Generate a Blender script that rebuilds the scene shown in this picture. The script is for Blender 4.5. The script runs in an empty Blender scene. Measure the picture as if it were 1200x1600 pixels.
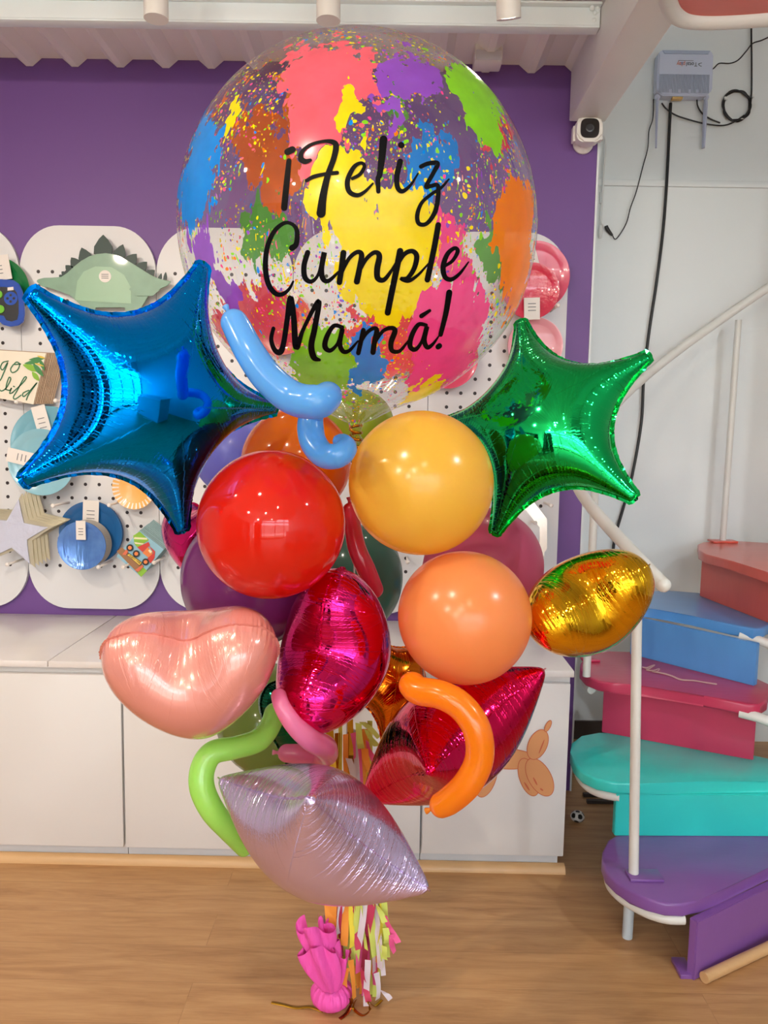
import bpy, bmesh, math, random
import numpy as np
from mathutils import Vector, Matrix
from mathutils.geometry import delaunay_2d_cdt
S = bpy.context.scene
C = S.collection
PI = math.pi
# ---------------------------------------------------------------- camera
CAM_H = 1.3
FPX = 1200.0
def cam_basis(vp=(400, 12500), nx=610):
    d = np.array([vp[0]-600., -(vp[1]-800.), -FPX]); d /= np.linalg.norm(d)
    Z = -d
    b = -((nx-600)*Z[0]-FPX*Z[2])/Z[1]
    Y = np.array([nx-600., b, -FPX]); Y /= np.linalg.norm(Y)
    return np.array([np.cross(Y, Z), Y, Z])
MB_ = cam_basis()
CP = np.array([0, 0, CAM_H])
def ray(px, py): return MB_ @ np.array([px-600., -(py-800.), -FPX])
def atY(px, py, Y): v = ray(px, py); return Vector(CP+v*(Y/v[1]))
def atZ(px, py, z): v = ray(px, py); return Vector(CP+v*((z-CAM_H)/v[2]))
cd = bpy.data.cameras.new('camera'); cam = bpy.data.objects.new('camera', cd); C.objects.link(cam)
m4 = Matrix.Identity(4)
for i in range(3):
    for j in range(3): m4[i][j] = float(MB_[i][j])
m4.translation = Vector(CP); cam.matrix_world = m4
cd.sensor_fit = 'VERTICAL'; cd.sensor_height = 32.0; cd.lens = 32.0*FPX/1600; cd.clip_start = 0.05
S.camera = cam
# ---------------------------------------------------------------- world, lights, exposure
S.view_settings.view_transform = 'Standard'; S.view_settings.look = 'None'
S.view_settings.gamma = 1; S.view_settings.use_curve_mapping = False
S.view_settings.exposure = 0.58
S.cycles.transparent_max_bounces = 24
S.cycles.max_bounces = 10
S.cycles.sample_clamp_indirect = 6
W = bpy.data.worlds.new('daylight'); S.world = W; W.use_nodes = True
_n = W.node_tree; _bg = _n.nodes['Background']; _bg.inputs[0].default_value = (0.80, 0.90, 1.0, 1); _bg.inputs[1].default_value = 6.0
def lin(c):
    out = []
    for v in c[:3]:
        v = v/255.0
        out.append(v/12.92 if v <= .04045 else ((v+.055)/1.055)**2.4)
    return (*out, 1)
def spot(loc, tgt, power, size=1.4, col=(1, .86, .7), blend=.8, r=.03):
    l = bpy.data.lights.new('spot_light', 'SPOT'); l.energy = power; l.spot_size = size; l.spot_blend = blend; l.color = col; l.shadow_soft_size = r
    o = bpy.data.objects.new('spot_light', l); C.objects.link(o); o.location = loc
    o.rotation_euler = (Vector(tgt)-Vector(loc)).to_track_quat('-Z', 'Y').to_euler()
    return o
# ---------------------------------------------------------------- materials
class NB:
    def __init__(s, name):
        s.m = bpy.data.materials.new(name); s.m.use_nodes = True; s.t = s.m.node_tree
        s.b = s.t.nodes['Principled BSDF']; s.out = s.t.nodes['Material Output']
    def n(s, typ, **k):
        x = s.t.nodes.new(typ)
        for a, v in k.items():
            if a.startswith('i_'):
                x.inputs[a[2:].replace('_', ' ')].default_value = v
            elif a.startswith('n'):
                x.inputs[int(a[1:])].default_value = v
            else: setattr(x, a, v)
        return x
    def l(s, a, b): s.t.links.new(a, b)
    def math(s, op, a, b=None, c=None):
        x = s.t.nodes.new('ShaderNodeMath'); x.operation = op
        for i, v in enumerate((a, b, c)):
            if v is None: continue
            if hasattr(v, 'is_output'): s.l(v, x.inputs[i])
            else: x.inputs[i].default_value = v
        return x.outputs[0]
    def mixc(s, f, a, b):
        x = s.t.nodes.new('ShaderNodeMix'); x.data_type = 'RGBA'
        for i, v in ((0, f), (6, a), (7, b)):
            if hasattr(v, 'is_output'): s.l(v, x.inputs[i])
            else: x.inputs[i].default_value = v
        return x.outputs[2]
    def bump(s, h, strength=.3, dist=.01):
        x = s.n('ShaderNodeBump', i_Strength=strength, i_Distance=dist); s.l(h, x.inputs['Height']); s.l(x.outputs[0], s.b.inputs['Normal']); return x
    def coord(s, which='Object', scale=(1, 1, 1), loc=(0, 0, 0), rot=(0, 0, 0)):
        tc = s.t.nodes.new('ShaderNodeTexCoord'); mp = s.n('ShaderNodeMapping'); mp.inputs['Scale'].default_value = scale; mp.inputs['Location'].default_value = loc; mp.inputs['Rotation'].default_value = rot
        s.l(tc.outputs[which], mp.inputs[0]); return mp.outputs[0]
MC = {}
def mat(name, rgb, rough=.5, metal=0., var=0., vscale=8, bump=0., bscale=60, coat=0., sss=0., spec=.5, sheen=0, trans=0., emit=0., vstretch=(1, 1, 1), alpha=1.):
    if name in MC: return MC[name]
    k = NB(name); b = k.b; c = lin(rgb)
    b.inputs['Base Color'].default_value = c; b.inputs['Roughness'].default_value = rough; b.inputs['Metallic'].default_value = metal
    b.inputs['Specular IOR Level'].default_value = spec
    if coat: b.inputs['Coat Weight'].default_value = coat; b.inputs['Coat Roughness'].default_value = .05
    if sss: b.inputs['Subsurface Weight'].default_value = sss; b.inputs['Subsurface Radius'].default_value = (.02, .012, .008); b.inputs['Subsurface Scale'].default_value = 1
    if trans: b.inputs['Transmission Weight'].default_value = trans
    if emit: b.inputs['Emission Color'].default_value = c; b.inputs['Emission Strength'].default_value = emit
    if alpha < 1: b.inputs['Alpha'].default_value = alpha
    if var:
        v = k.coord(scale=vstretch); nz = k.n('ShaderNodeTexNoise', i_Scale=vscale, i_Detail=5.); k.l(v, nz.inputs['Vector'])
        d = tuple(x*(1-var) for x in c[:3])+(1,); u = tuple(min(1, x*(1+var*.6)) for x in c[:3])+(1,)
        k.l(k.mixc(nz.outputs[0], d, u), b.inputs['Base Color'])
    if bump:
        v = k.coord(scale=vstretch); nz = k.n('ShaderNodeTexNoise', i_Scale=bscale, i_Detail=4.); k.l(v, nz.inputs['Vector']); k.bump(nz.outputs[0], bump, .004)
    MC[name] = k.m; return k.m
def latex(name, rgb, rough=.12, through=.12, pearl=0., coat=.6, cr=.04):
    k = NB(name); b = k.b; c = lin(rgb)
    b.inputs['Base Color'].default_value = c; b.inputs['Roughness'].default_value = rough
    b.inputs['Subsurface Weight'].default_value = .35; b.inputs['Subsurface Radius'].default_value = (.05, .03, .02); b.inputs['Subsurface Scale'].default_value = 1
    b.inputs['Coat Weight'].default_value = coat; b.inputs['Coat Roughness'].default_value = cr
    b.inputs['Metallic'].default_value = pearl
    tr = k.n('ShaderNodeBsdfTransparent'); tr.inputs[0].default_value = (*[min(1, x**.6) for x in c[:3]], 1)
    tl = k.n('ShaderNodeBsdfTranslucent'); tl.inputs[0].default_value = c
    lw = k.n('ShaderNodeLayerWeight', i_Blend=.3)
    f = k.math('MULTIPLY', k.math('SUBTRACT', 1., lw.outputs['Facing']), through)
    m1 = k.n('ShaderNodeMixShader'); m1.inputs[0].default_value = .42; k.l(b.outputs[0], m1.inputs[1]); k.l(tl.outputs[0], m1.inputs[2])
    m2 = k.n('ShaderNodeMixShader'); k.l(f, m2.inputs[0]); k.l(m1.outputs[0], m2.inputs[1]); k.l(tr.outputs[0], m2.inputs[2])
    k.l(m2.outputs[0], k.out.inputs[0]); return k.m
def foil(name, rgb, rough=.07, metal=1., wr=1., fine=.5, coat=0.):
    k = NB(name); b = k.b; c = lin(rgb)
    b.inputs['Base Color'].default_value = c; b.inputs['Roughness'].default_value = rough; b.inputs['Metallic'].default_value = metal
    if coat: b.inputs['Coat Weight'].default_value = coat; b.inputs['Coat Roughness'].default_value = .05
    uv = k.n('ShaderNodeUVMap'); uv.uv_map = 'seam'
    sp = k.n('ShaderNodeSeparateXYZ'); k.l(uv.outputs[0], sp.inputs[0])
    def lines(fu, fv, fall, seed):
        cb = k.n('ShaderNodeCombineXYZ'); k.l(k.math('MULTIPLY', sp.outputs[0], fu), cb.inputs[0]); k.l(k.math('MULTIPLY', sp.outputs[1], fv), cb.inputs[1]); cb.inputs[2].default_value = seed
        nz = k.n('ShaderNodeTexNoise', i_Scale=1., i_Detail=.4); k.l(cb.outputs[0], nz.inputs['Vector'])
        mr = k.n('ShaderNodeMapRange'); k.l(sp.outputs[1], mr.inputs[0]); mr.inputs[1].default_value = 0; mr.inputs[2].default_value = fall; mr.inputs[3].default_value = 1; mr.inputs[4].default_value = 0
        r = k.math('SUBTRACT', nz.outputs[0], .5)
        return k.math('MULTIPLY', r, mr.outputs[0])
    h = k.math('ADD', k.math('MULTIPLY', lines(230, 1.6, .12, 1.), fine), lines(80, 2.5, .11, 7.))
    cb = k.n('ShaderNodeCombineXYZ'); k.l(k.math('MULTIPLY', sp.outputs[0], 75.), cb.inputs[0]); k.l(k.math('MULTIPLY', sp.outputs[1], 1.5), cb.inputs[1]); cb.inputs[2].default_value = 3.3
    nz = k.n('ShaderNodeTexNoise', i_Scale=1., i_Detail=0.); k.l(cb.outputs[0], nz.inputs['Vector'])
    n2 = k.n('ShaderNodeTexNoise', i_Scale=1., i_Detail=0.); cb2 = k.n('ShaderNodeCombineXYZ'); k.l(k.math('MULTIPLY', sp.outputs[0], 42.), cb2.inputs[0]); cb2.inputs[2].default_value = 9.; k.l(cb2.outputs[0], n2.inputs['Vector'])
    ls = k.n('ShaderNodeMapRange'); ls.interpolation_type = 'SMOOTHSTEP'; k.l(k.math('ABSOLUTE', k.math('SUBTRACT', nz.outputs[0], .5)), ls.inputs[0]); ls.inputs[1].default_value = 0; ls.inputs[2].default_value = .035; ls.inputs[3].default_value = 1; ls.inputs[4].default_value = 0
    lf = k.n('ShaderNodeMapRange'); k.l(k.math('SUBTRACT', sp.outputs[1], k.math('MULTIPLY', k.math('SUBTRACT', n2.outputs[0], .45), .22)), lf.inputs[0]); lf.inputs[1].default_value = .0; lf.inputs[2].default_value = .05; lf.inputs[3].default_value = 1; lf.inputs[4].default_value = 0
    h = k.math('ADD', h, k.math('MULTIPLY', k.math('MULTIPLY', ls.outputs[0], lf.outputs[0]), .22))
    co = k.coord(); nz = k.n('ShaderNodeTexNoise', i_Scale=7., i_Detail=1.); k.l(co, nz.inputs['Vector'])
    h = k.math('ADD', h, k.math('MULTIPLY', nz.outputs[0], .18))
    k.bump(h, .6*wr, .006)
    return k.m
# ---------------------------------------------------------------- mesh helpers
def link(name, me, m=None, parent=None, smooth=False):
    o = bpy.data.objects.new(name, me); C.objects.link(o)
    if m is not None:
        for x in (m if isinstance(m, (list, tuple)) else [m]): me.materials.append(x)
    if parent is not None: o.parent = parent
    if smooth:
        me.polygons.foreach_set('use_smooth', [True]*len(me.polygons))
    return o
def raw(name, vs, fs, m=None, parent=None, smooth=False):
    me = bpy.data.meshes.new(name); me.from_pydata([tuple(v) for v in vs], [], [tuple(f) for f in fs]); me.update()
    return link(name, me, m, parent, smooth)
def ob(name, bm, m=None, parent=None, smooth=False, auto=None):
    me = bpy.data.meshes.new(name); bmesh.ops.recalc_face_normals(bm, faces=bm.faces[:]) if smooth != 'keep' else None
    bm.to_mesh(me); bm.free()
    o = link(name, me, m, parent, bool(smooth) or auto is not None)
    if auto is not None:
        try: me.set_sharp_from_angle(angle=auto)
        except Exception: pass
    return o
def tag(o, label, cat, group=None, kind=None):
    if label: o['label'] = label
    if cat: o['category'] = cat
    if group: o['group'] = group
    if kind: o['kind'] = kind
    return o
def empty(name, loc, label, cat, group=None, rz=0):
    o = bpy.data.objects.new(name, None); C.objects.link(o); o.location = loc; o.rotation_euler = (0, 0, rz); o.empty_display_size = .05
    return tag(o, label, cat, group)
def struct(o): o['kind'] = 'structure'; return o
def box(bm, x0, x1, y0, y1, z0, z1, bev=0, seg=2):
    r = bmesh.ops.create_cube(bm, size=1); vs = r['verts']
    for v in vs: v.co = Vector(((x0+x1)/2+v.co.x*(x1-x0), (y0+y1)/2+v.co.y*(y1-y0), (z0+z1)/2+v.co.z*(z1-z0)))
    if bev:
        es = list({e for v in vs for e in v.link_edges}); bmesh.ops.bevel(bm, geom=es, offset=bev, segments=seg, affect='EDGES', profile=.5)
    return bm
def boxo(name, dims, m, parent=None, bev=.0, seg=2):
    bm = bmesh.new(); box(bm, *dims, bev, seg); return ob(name, bm, m, parent, auto=.6 if bev else None)
def catmull(P, n=10, closed=False):
    P = [Vector(p) for p in P]; out = []; N = len(P)
    rng = range(N if closed else N-1)
    for i in rng:
        a, b, c, d = (P[(i-1) % N], P[i], P[(i+1) % N], P[(i+2) % N]) if closed else (P[max(i-1, 0)], P[i], P[i+1], P[min(i+2, N-1)])
        for j in range(n):
            t = j/n; out.append(.5*((2*b)+(c-a)*t+(2*a-5*b+4*c-d)*t*t+(3*b-a-3*c+d)*t**3))
    if not closed: out.append(P[-1])
    return out
def tube(bm, pts, rad, seg=14, cap=True, flat=1.):
    """swept tube along pts; rad number or list"""
    pts = [Vector(p) for p in pts]; n = len(pts)
    R = rad if isinstance(rad, (list, tuple)) else [rad]*n
    rings = []; t0 = (pts[1]-pts[0]).normalized(); up = Vector((0, 0, 1)) if abs(t0.z) < .9 else Vector((1, 0, 0)); u = t0.cross(up).normalized()
    for i, p in enumerate(pts):
        t = (pts[min(i+1, n-1)]-pts[max(i-1, 0)])
        t = t.normalized() if t.length > 1e-9 else t0
        u = (u-t*u.dot(t)).normalized(); w = t.cross(u)
        rings.append([bm.verts.new(p+(u*math.cos(a)+w*math.sin(a)*flat)*R[i]) for a in [2*PI*k/seg for k in range(seg)]])
    for i in range(n-1):
        for k in range(seg): bm.faces.new((rings[i][k], rings[i][(k+1) % seg], rings[i+1][(k+1) % seg], rings[i+1][k]))
    if cap: bm.faces.new(rings[0][::-1]); bm.faces.new(rings[-1])
    return bm
def tubeo(name, pts, rad, m, parent=None, n=8, seg=14, flat=1., sm=True):
    bm = bmesh.new()
    if sm and len(pts) > 2:
        q = catmull(pts, n)
        if isinstance(rad, (list, tuple)):
            ts = np.linspace(0, len(rad)-1, len(q)); rad = list(np.interp(ts, range(len(rad)), rad))
    else: q = pts
    tube(bm, q, rad, seg, True, flat); return ob(name, bm, m, parent, auto=1.0)
def lathe(bm, prof, seg=32, loc=(0, 0, 0), axis='Z', sx=1, wave=None):
    rings = []
    for i, (r, h) in enumerate(prof):
        ring = []
        for k in range(seg):
            a = 2*PI*k/seg; rr = r*(wave(a, i/(len(prof)-1)) if wave else 1); x, y = math.cos(a)*rr, math.sin(a)*rr
            p = {'Z': (x*sx, y, h), 'Y': (x*sx, h, y), 'X': (h, x, y)}[axis]
            ring.append(bm.verts.new(Vector(p)+Vector(loc)))
        rings.append(ring)
    for i in range(len(rings)-1):
        for k in range(seg): bm.faces.new((rings[i][k], rings[i][(k+1) % seg], rings[i+1][(k+1) % seg], rings[i+1][k]))
    for r, f in ((rings[0], -1), (rings[-1], 1)):
        try: bm.faces.new(r[::f])
        except Exception: pass
    return bm
def prism(bm, poly, y0, y1):
    """polygon in the XZ plane pushed from y0 to y1"""
    a = [bm.verts.new((p[0], y0, p[1])) for p in poly]; b = [bm.verts.new((p[0], y1, p[1])) for p in poly]; n = len(poly)
    bm.faces.new(a); bm.faces.new(b[::-1])
    for i in range(n): bm.faces.new((a[i], b[i], b[(i+1) % n], a[(i+1) % n]))
    return bm
def slab(bm, poly, z0, z1):
    a = [bm.verts.new((p[0], p[1], z0)) for p in poly]; b = [bm.verts.new((p[0], p[1], z1)) for p in poly]; n = len(poly)
    fa = bm.faces.new(a[::-1]); fb = bm.faces.new(b)
    for i in range(n): bm.faces.new((a[i], a[(i+1) % n], b[(i+1) % n], b[i]))
    return fb
def rot_to(o, R, loc):
    m = Matrix.Identity(4)
    for i in range(3):
        for j in range(3): m[i][j] = float(R[i][j])
    m.translation = Vector(loc); o.matrix_world = m
def rframe(n, up):
    n = np.array(n, float); n /= np.linalg.norm(n); y = np.array(up, float); y -= y@n*n; y /= np.linalg.norm(y)
    return np.array([np.cross(y, n), y, n]).T
# ================================================================ SETTING
XL, XR, YF, YW, YA, ZC = -2.7, 3.0, -4.2, 2.72, 3.22, 2.55
XE = .684
# floor: pale oak laminate
k = NB('oak_laminate'); co = k.coord(scale=(1, 1, 1))
br = k.n('ShaderNodeTexBrick'); k.l(co, br.inputs['Vector']); br.offset = .37
for s_, v in (('Scale', 1.), ('Mortar Size', .0012), ('Brick Width', 1.2), ('Row Height', .13), ('Mortar Smooth', .3), ('Bias', 0.)): br.inputs[s_].default_value = v
br.inputs['Color1'].default_value = (.0, .0, .0, 1); br.inputs['Color2'].default_value = (1, 1, 1, 1); br.inputs['Mortar'].default_value = (.5, .5, .5, 1)
gr = k.n('ShaderNodeTexNoise', i_Scale=3.2, i_Detail=8., i_Roughness=.62, i_Distortion=.6); gc = k.coord(scale=(1, 9, 1))
ad = k.n('ShaderNodeVectorMath', operation='ADD'); k.l(gc, ad.inputs[0]); mm = k.n('ShaderNodeVectorMath', operation='MULTIPLY'); k.l(br.outputs[0], mm.inputs[0]); mm.inputs[1].default_value = (3, 5, 7); k.l(mm.outputs[0], ad.inputs[1]); k.l(ad.outputs[0], gr.inputs['Vector'])
wv = k.n('ShaderNodeTexNoise', i_Scale=14., i_Detail=5., i_Roughness=.7); gc2 = k.coord(scale=(1, 22, 1)); k.l(gc2, wv.inputs['Vector'])
rp = k.n('ShaderNodeValToRGB'); cr = rp.color_ramp; cr.elements[0].position = .3; cr.elements[0].color = lin((150, 106, 66)); cr.elements[1].position = .72; cr.elements[1].color = lin((205, 164, 116))
e = cr.elements.new(.5); e.color = lin((184, 140, 93))
k.l(k.math('ADD', k.math('MULTIPLY', gr.outputs[0], .72), k.math('MULTIPLY', wv.outputs[0], .28)), rp.inputs[0])
t1 = k.mixc(k.math('MULTIPLY', br.outputs[0], .22), rp.outputs[0], lin((196, 150, 98)))
t2 = k.mixc(k.math('MULTIPLY', br.outputs['Fac'], .22), t1, lin((95, 62, 36)))
k.l(t2, k.b.inputs['Base Color']); k.b.inputs['Roughness'].default_value = .42; k.bump(k.math('ADD', k.math('MULTIPLY', wv.outputs[0], .3), k.math('MULTIPLY', br.outputs['Fac'], -1.)), .15, .002)
M_floor = k.m
M_white = mat('white_wall_paint', (226, 228, 228), .55, var=.05, vscale=2, bump=.08, bscale=90)
M_grey = mat('alcove_wall_paint', (232, 238, 238), .5, var=.06, vscale=2.2, bump=.1, bscale=30)
M_purple = mat('purple_wall_paint', (112, 74, 144), .5, var=.05, vscale=3, bump=.05, bscale=120)
struct(boxo('floor', (XL, XR, YF-3, YA+.6, -.06, 0), M_floor))
# rear wall: purple in front, pale alcove wall behind the stairs
struct(boxo('wall_back', (XL, XE, YW, YW+.1, 0, 2.75), M_purple))
struct(boxo('wall_alcove', (XE-.2, XR, YA, YA+.1, 0, 4.2), M_grey))
struct(boxo('wall_left', (XL-.1, XL, YF, YW+.1, 0, 2.75), M_white))
struct(boxo('wall_right', (XR, XR+.1, YF, YA+.1, 0, 4.2), M_white))
struct(boxo('trim_1', (XE+.002, XR-.002, YA-.012, YA, 2.305, 2.33), M_grey, bev=.003))
struct(boxo('trim_2', (XE, XE+.006, YW-.004, YA, 0, 2.75), M_grey))
bm = bmesh.new(); box(bm, XE+.04, 1.3, YW-.1, YW-.085, 0, .012); box(bm, XE+.04, 1.3, YW-.05, YW-.035, 0, .012); box(bm, XE+.04, 1.3, YA-.012, YA, 0, .08)
struct(ob('baseboard_alcove', bm, mat('dark_track', (70, 62, 58), .5)))
# ceiling: corrugated deck, ribs running to the wall
M_deck = mat('deck_paint', (250, 248, 244), .5, var=.07, vscale=3, vstretch=(3, .7, 1), bump=.1, bscale=20)
bm = bmesh.new()
prof = []; x = XL; pitch = .1535; 
x = -1.332-9*pitch
off = [(0, 0), (.052, 0), (.083, -.026), (.105, -.026), (.136, 0)]
while x < .66:
    for dx, dz in off:
        if XL < x+dx < .62: prof.append((x+dx, 2.536+dz))
    x += pitch
top = [(p[0], p[1]+.004) for p in prof][::-1]
prism(bm, prof+top, YF-.3, YW-.002)
deck = ob('ceiling', bm, M_deck); struct(deck)
bm = bmesh.new(); box(bm, XL, .62, YF, YW, ZC+.12, ZC+.14); struct(ob('ceiling_slab', bm, M_white))
struct(boxo('wall_sky_block', (.56, .60, YF, YA, 2.7, 4.2), M_white))  # unseen wall added to keep sky light out of the alcove
struct(boxo('ceiling_alcove', (.62, XR, YF, YA, 4.2, 4.25), M_white))
# shop front behind the camera: three glazed bays and a solid frieze
M_frame = mat('shopfront_frame', (60, 58, 62), .4)
bm = bmesh.new()
for x0 in (XL, -1.35, -1.0, .55, 1.95, XR-.08): box(bm, x0, x0+.08, YF-.04, YF+.04, 0, 2.75)
box(bm, XL, XR, YF-.04, YF+.04, 0, .12); box(bm, XL, XR, YF-.04, YF+.04, 2.2, 2.3)
struct(ob('window_1', bm, M_frame))
struct(boxo('wall_front', (XL, XR, YF-.1, YF+.05, 2.72, 4.2), M_white))
M_pave = mat('pavement', (225, 222, 215), .8)
struct(boxo('floor_outside', (-9, 9, -14, YF-3, -.08, -.02), M_pave))
struct(boxo('wall_across_street', (-9, 9, -14.2, -14, 0, 3.2), mat('far_facade', (190, 182, 172), .8)))
# beam along the ceiling edge and joist across
M_beam = mat('painted_steel', (242, 242, 238), .45, var=.06, vscale=6, bump=.1, bscale=25)
bm = bmesh.new(); box(bm, .572, .69, YF, 2.66, 2.335, 2.5, .003); box(bm, .60, .665, YF, 2.66, 2.5, 2.66)
tag(ob('ceiling_beam', bm, M_beam, auto=.5), 'big white painted steel beam running from top of picture down to purple wall', 'beam')
M_joist = mat('joist_paint', (236, 246, 248), .4)
j = empty('ceiling_joist', (-.9, 2.31, 2.472), 'thin pale steel joist crossing under the corrugated ceiling', 'beam')
bm = bmesh.new(); box(bm, -1.8, 1.47, -.012, .012, -.018, .03, .002); box(bm, -1.8, 1.47, -.03, .03, .03, .036, .001); box(bm, -1.8, 1.47, -.012, .03, -.024, -.018, .001)
o = ob('channel', bm, M_joist, j, auto=.5)
bm = bmesh.new()
random.seed(3)
for i in range(9): bmesh.ops.create_icosphere(bm, subdivisions=2, radius=random.uniform(.005, .009), matrix=Matrix.Translation((1.455+random.uniform(-.012, .01), random.uniform(-.02, 0), random.uniform(-.01, .03))))
ob('weld', bm, M_joist, j, smooth=True)
# can spots
M_can = mat('lamp_white', (238, 236, 230), .35)
M_lampglow = mat('lamp_glow', (255, 240, 210), .4, emit=9.)
for i, (px, ty, tl, lab) in enumerate(((244, 30, 0., 'short white can spotlight, leftmost of three under the joist'), (513, 33, .0, 'white can spotlight hanging above the clear balloon'), (795, 30, .3, 'tilted white can spotlight above the junction box'))):
    p = atY(px, ty, 2.05)
    t = empty('spotlight', p, lab, 'lamp', 'can spotlights')
    t.rotation_euler = (0, 0, 0)
    bm = bmesh.new(); lathe(bm, [(.022, .0), (.0305, .0), (.0305, .14), (.026, .15), (.006, .152)], 28); c = ob('can', bm, M_can, t, auto=.6)
    bm = bmesh.new(); lathe(bm, [(.022, .004), (.0215, .006)], 24); g = ob('bulb', bm, M_lampglow, t)
    bm = bmesh.new(); tube(bm, [(0, 0, .13), (0, 0, .37)], .008); s = ob('stem', bm, M_can, t, smooth=True)
    if tl:
        for q in (c, g): q.rotation_euler = (.35, -.12, 0)
    spot(p+Vector((0, 0, -.01)), (p.x, 2.4 if i < 2 else 1.2, .6), 5, 1.9)
# more lamps of the shop out of view, plus one added
for i, (x, y) in enumerate(((-1.6, .7), (-.6, .35), (-1.7, -1.0), (-.5, -1.3), (.2, -.5), (-1.5, -2.8), (0, -2.8), (1.6, .5))):
    t = empty('ceiling_spotlight', (x, y, 2.32), None, 'lamp', 'shop ceiling lamps'); t['label'] = 'unseen white ceiling lamp reflected in the balloons'
    bm = bmesh.new(); lathe(bm, [(.028, .0), (.034, .0), (.034, .14), (.028, .15), (.006, .152)], 20); ob('can', bm, M_can, t, auto=.6)
    bm = bmesh.new(); lathe(bm, [(.027, .006), (.0265, .008)], 20); ob('bulb', bm, mat('lamp_glow_bright', (255, 240, 215), .4, emit=40.), t)
    bm = bmesh.new(); tube(bm, [(0, 0, .14), (0, 0, .3)], .008); ob('stem', bm, M_can, t, smooth=True)
    spot((x, y, 2.3), (x*.8, 1.6+y*.3, .7), 40 if x < -1 else 22 if x < 0 else 30 if x > 1 else 7, 2.2, (1, .86, .7) if x < 1 else (.9, .95, 1))  # cool right-hand lamp is added, in place of daylight on the stairs
# pieces that only the balloons reflect; shelf and counter added to shape reflections
M_dk = mat('dark_wood', (96, 80, 72), .5)
t = empty('standing_mirror', (-1.1, -1.6, 0), 'tall framed mirror standing in the shop behind the photographer', 'mirror', rz=.4)
bm = bmesh.new(); box(bm, -.34, -.28, -.02, .02, .05, 1.8); box(bm, .28, .34, -.02, .02, .05, 1.8); box(bm, -.28, .28, -.02, .02, .05, .11); box(bm, -.28, .28, -.02, .02, 1.74, 1.8); ob('frame', bm, M_dk, t)
bm = bmesh.new(); box(bm, -.28, .28, -.005, .005, .11, 1.74); ob('glass', bm, mat('mirror_glass', (200, 205, 210), .02, 1.), t)
bm = bmesh.new(); box(bm, -.2, -.16, -.02, .4, 0, .05); box(bm, .16, .2, -.02, .4, 0, .05); ob('foot', bm, M_dk, t)
t = empty('reflection_shelf', (-2.45, -1.2, 0), 'wide dark unseen shelf added along side wall for balloon reflections', 'shelf')
bm = bmesh.new()
for z in (.05, .5, .95, 1.4, 1.85): box(bm, -.2, .2, -1.2, 1.2, z, z+.03)
for y in (-1.2, 0, 1.17): box(bm, -.2, .2, y, y+.03, 0, 1.9)
ob('carcass', bm, M_dk, t)
t = empty('reflection_counter', (1.9, -1.5, 0), 'unseen counter added behind the camera for balloon reflections', 'counter')
bm = bmesh.new(); box(bm, -.35, .35, -1, 1, 0, .95, .01); ob('body', bm, mat('counter_white', (210, 208, 206), .5), t); bm = bmesh.new(); box(bm, -.4, .4, -1.05, 1.05, .95, .99, .005); ob('worktop', bm, M_white, t)

# ================================================================ CABINETS
M_cab = mat('cabinet_white', (222, 220, 218), .3, var=.02, vscale=3)
M_gap = mat('cabinet_shadow_gap', (120, 116, 114), .7)
YC, ZT = 2.165, .628
xs = [-1.95, -1.37, -.769, -.33, .111, .538]
labs = ['low white cabinet unit at far left edge under star plates', 'low white cabinet unit with plain door below napkins and blue plates', 'low white cabinet unit directly behind the pink heart balloon', 'low white cabinet unit hidden behind lilac balloon and tassels', 'low white cabinet unit with balloon dog sticker on its door']
for i in range(5):
    x0, x1 = xs[i], xs[i+1]
    t = empty('low_cabinet', ((x0+x1)/2, YC+.02, 0), labs[i], 'cabinet', 'low white cabinet units')
    w = (x1-x0)/2
    boxo('body', (-w+.001, w-.001, 0, YW-YC-.03, .05, ZT-.02), M_cab, t)
    boxo('door', (-w+.0035, w-.0035, -.019, -.001, .062, ZT-.042), M_cab, t, .001)
    boxo('plinth', (-w+.001, w-.001 - (.012 if i == 4 else 0), .012, YW-YC-.06, 0, .05), mat('plinth_white', (205, 208, 212), .4), t)
for (x0, x1, lab) in ((-1.95, -.981, 'white laminate worktop, piece left of the joint under the pegboard'), (-.978, .542, 'white laminate worktop, long piece right of the joint behind the balloons')):
    t = tag(boxo('worktop', (x0, x1, YC-.008, YW-.003, ZT-.019, ZT), mat('worktop_laminate', (226, 222, 220), .25, var=.03, vscale=20), None, .002), lab, 'worktop', 'cabinet worktops')
M_oaktrim = mat('oak_moulding', (214, 172, 122), .4, var=.12, vscale=12, vstretch=(1, 8, 8))
bm = bmesh.new()
q = [(0, 0)]+[(-math.cos(a)*.024, math.sin(a)*.024) for a in np.linspace(0, PI/2, 8)]
va = [bm.verts.new((-1.95, YC+.03+p[0], p[1])) for p in q]; vb = [bm.verts.new((.545, YC+.03+p[0], p[1])) for p in q]
bm.faces.new(va); bm.faces.new(vb[::-1])
for i in range(len(q)): bm.faces.new((va[i], vb[i], vb[(i+1) % len(q)], va[(i+1) % len(q)]))
o = ob('trim_3', bm, M_oaktrim, auto=.7); struct(o)
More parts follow.
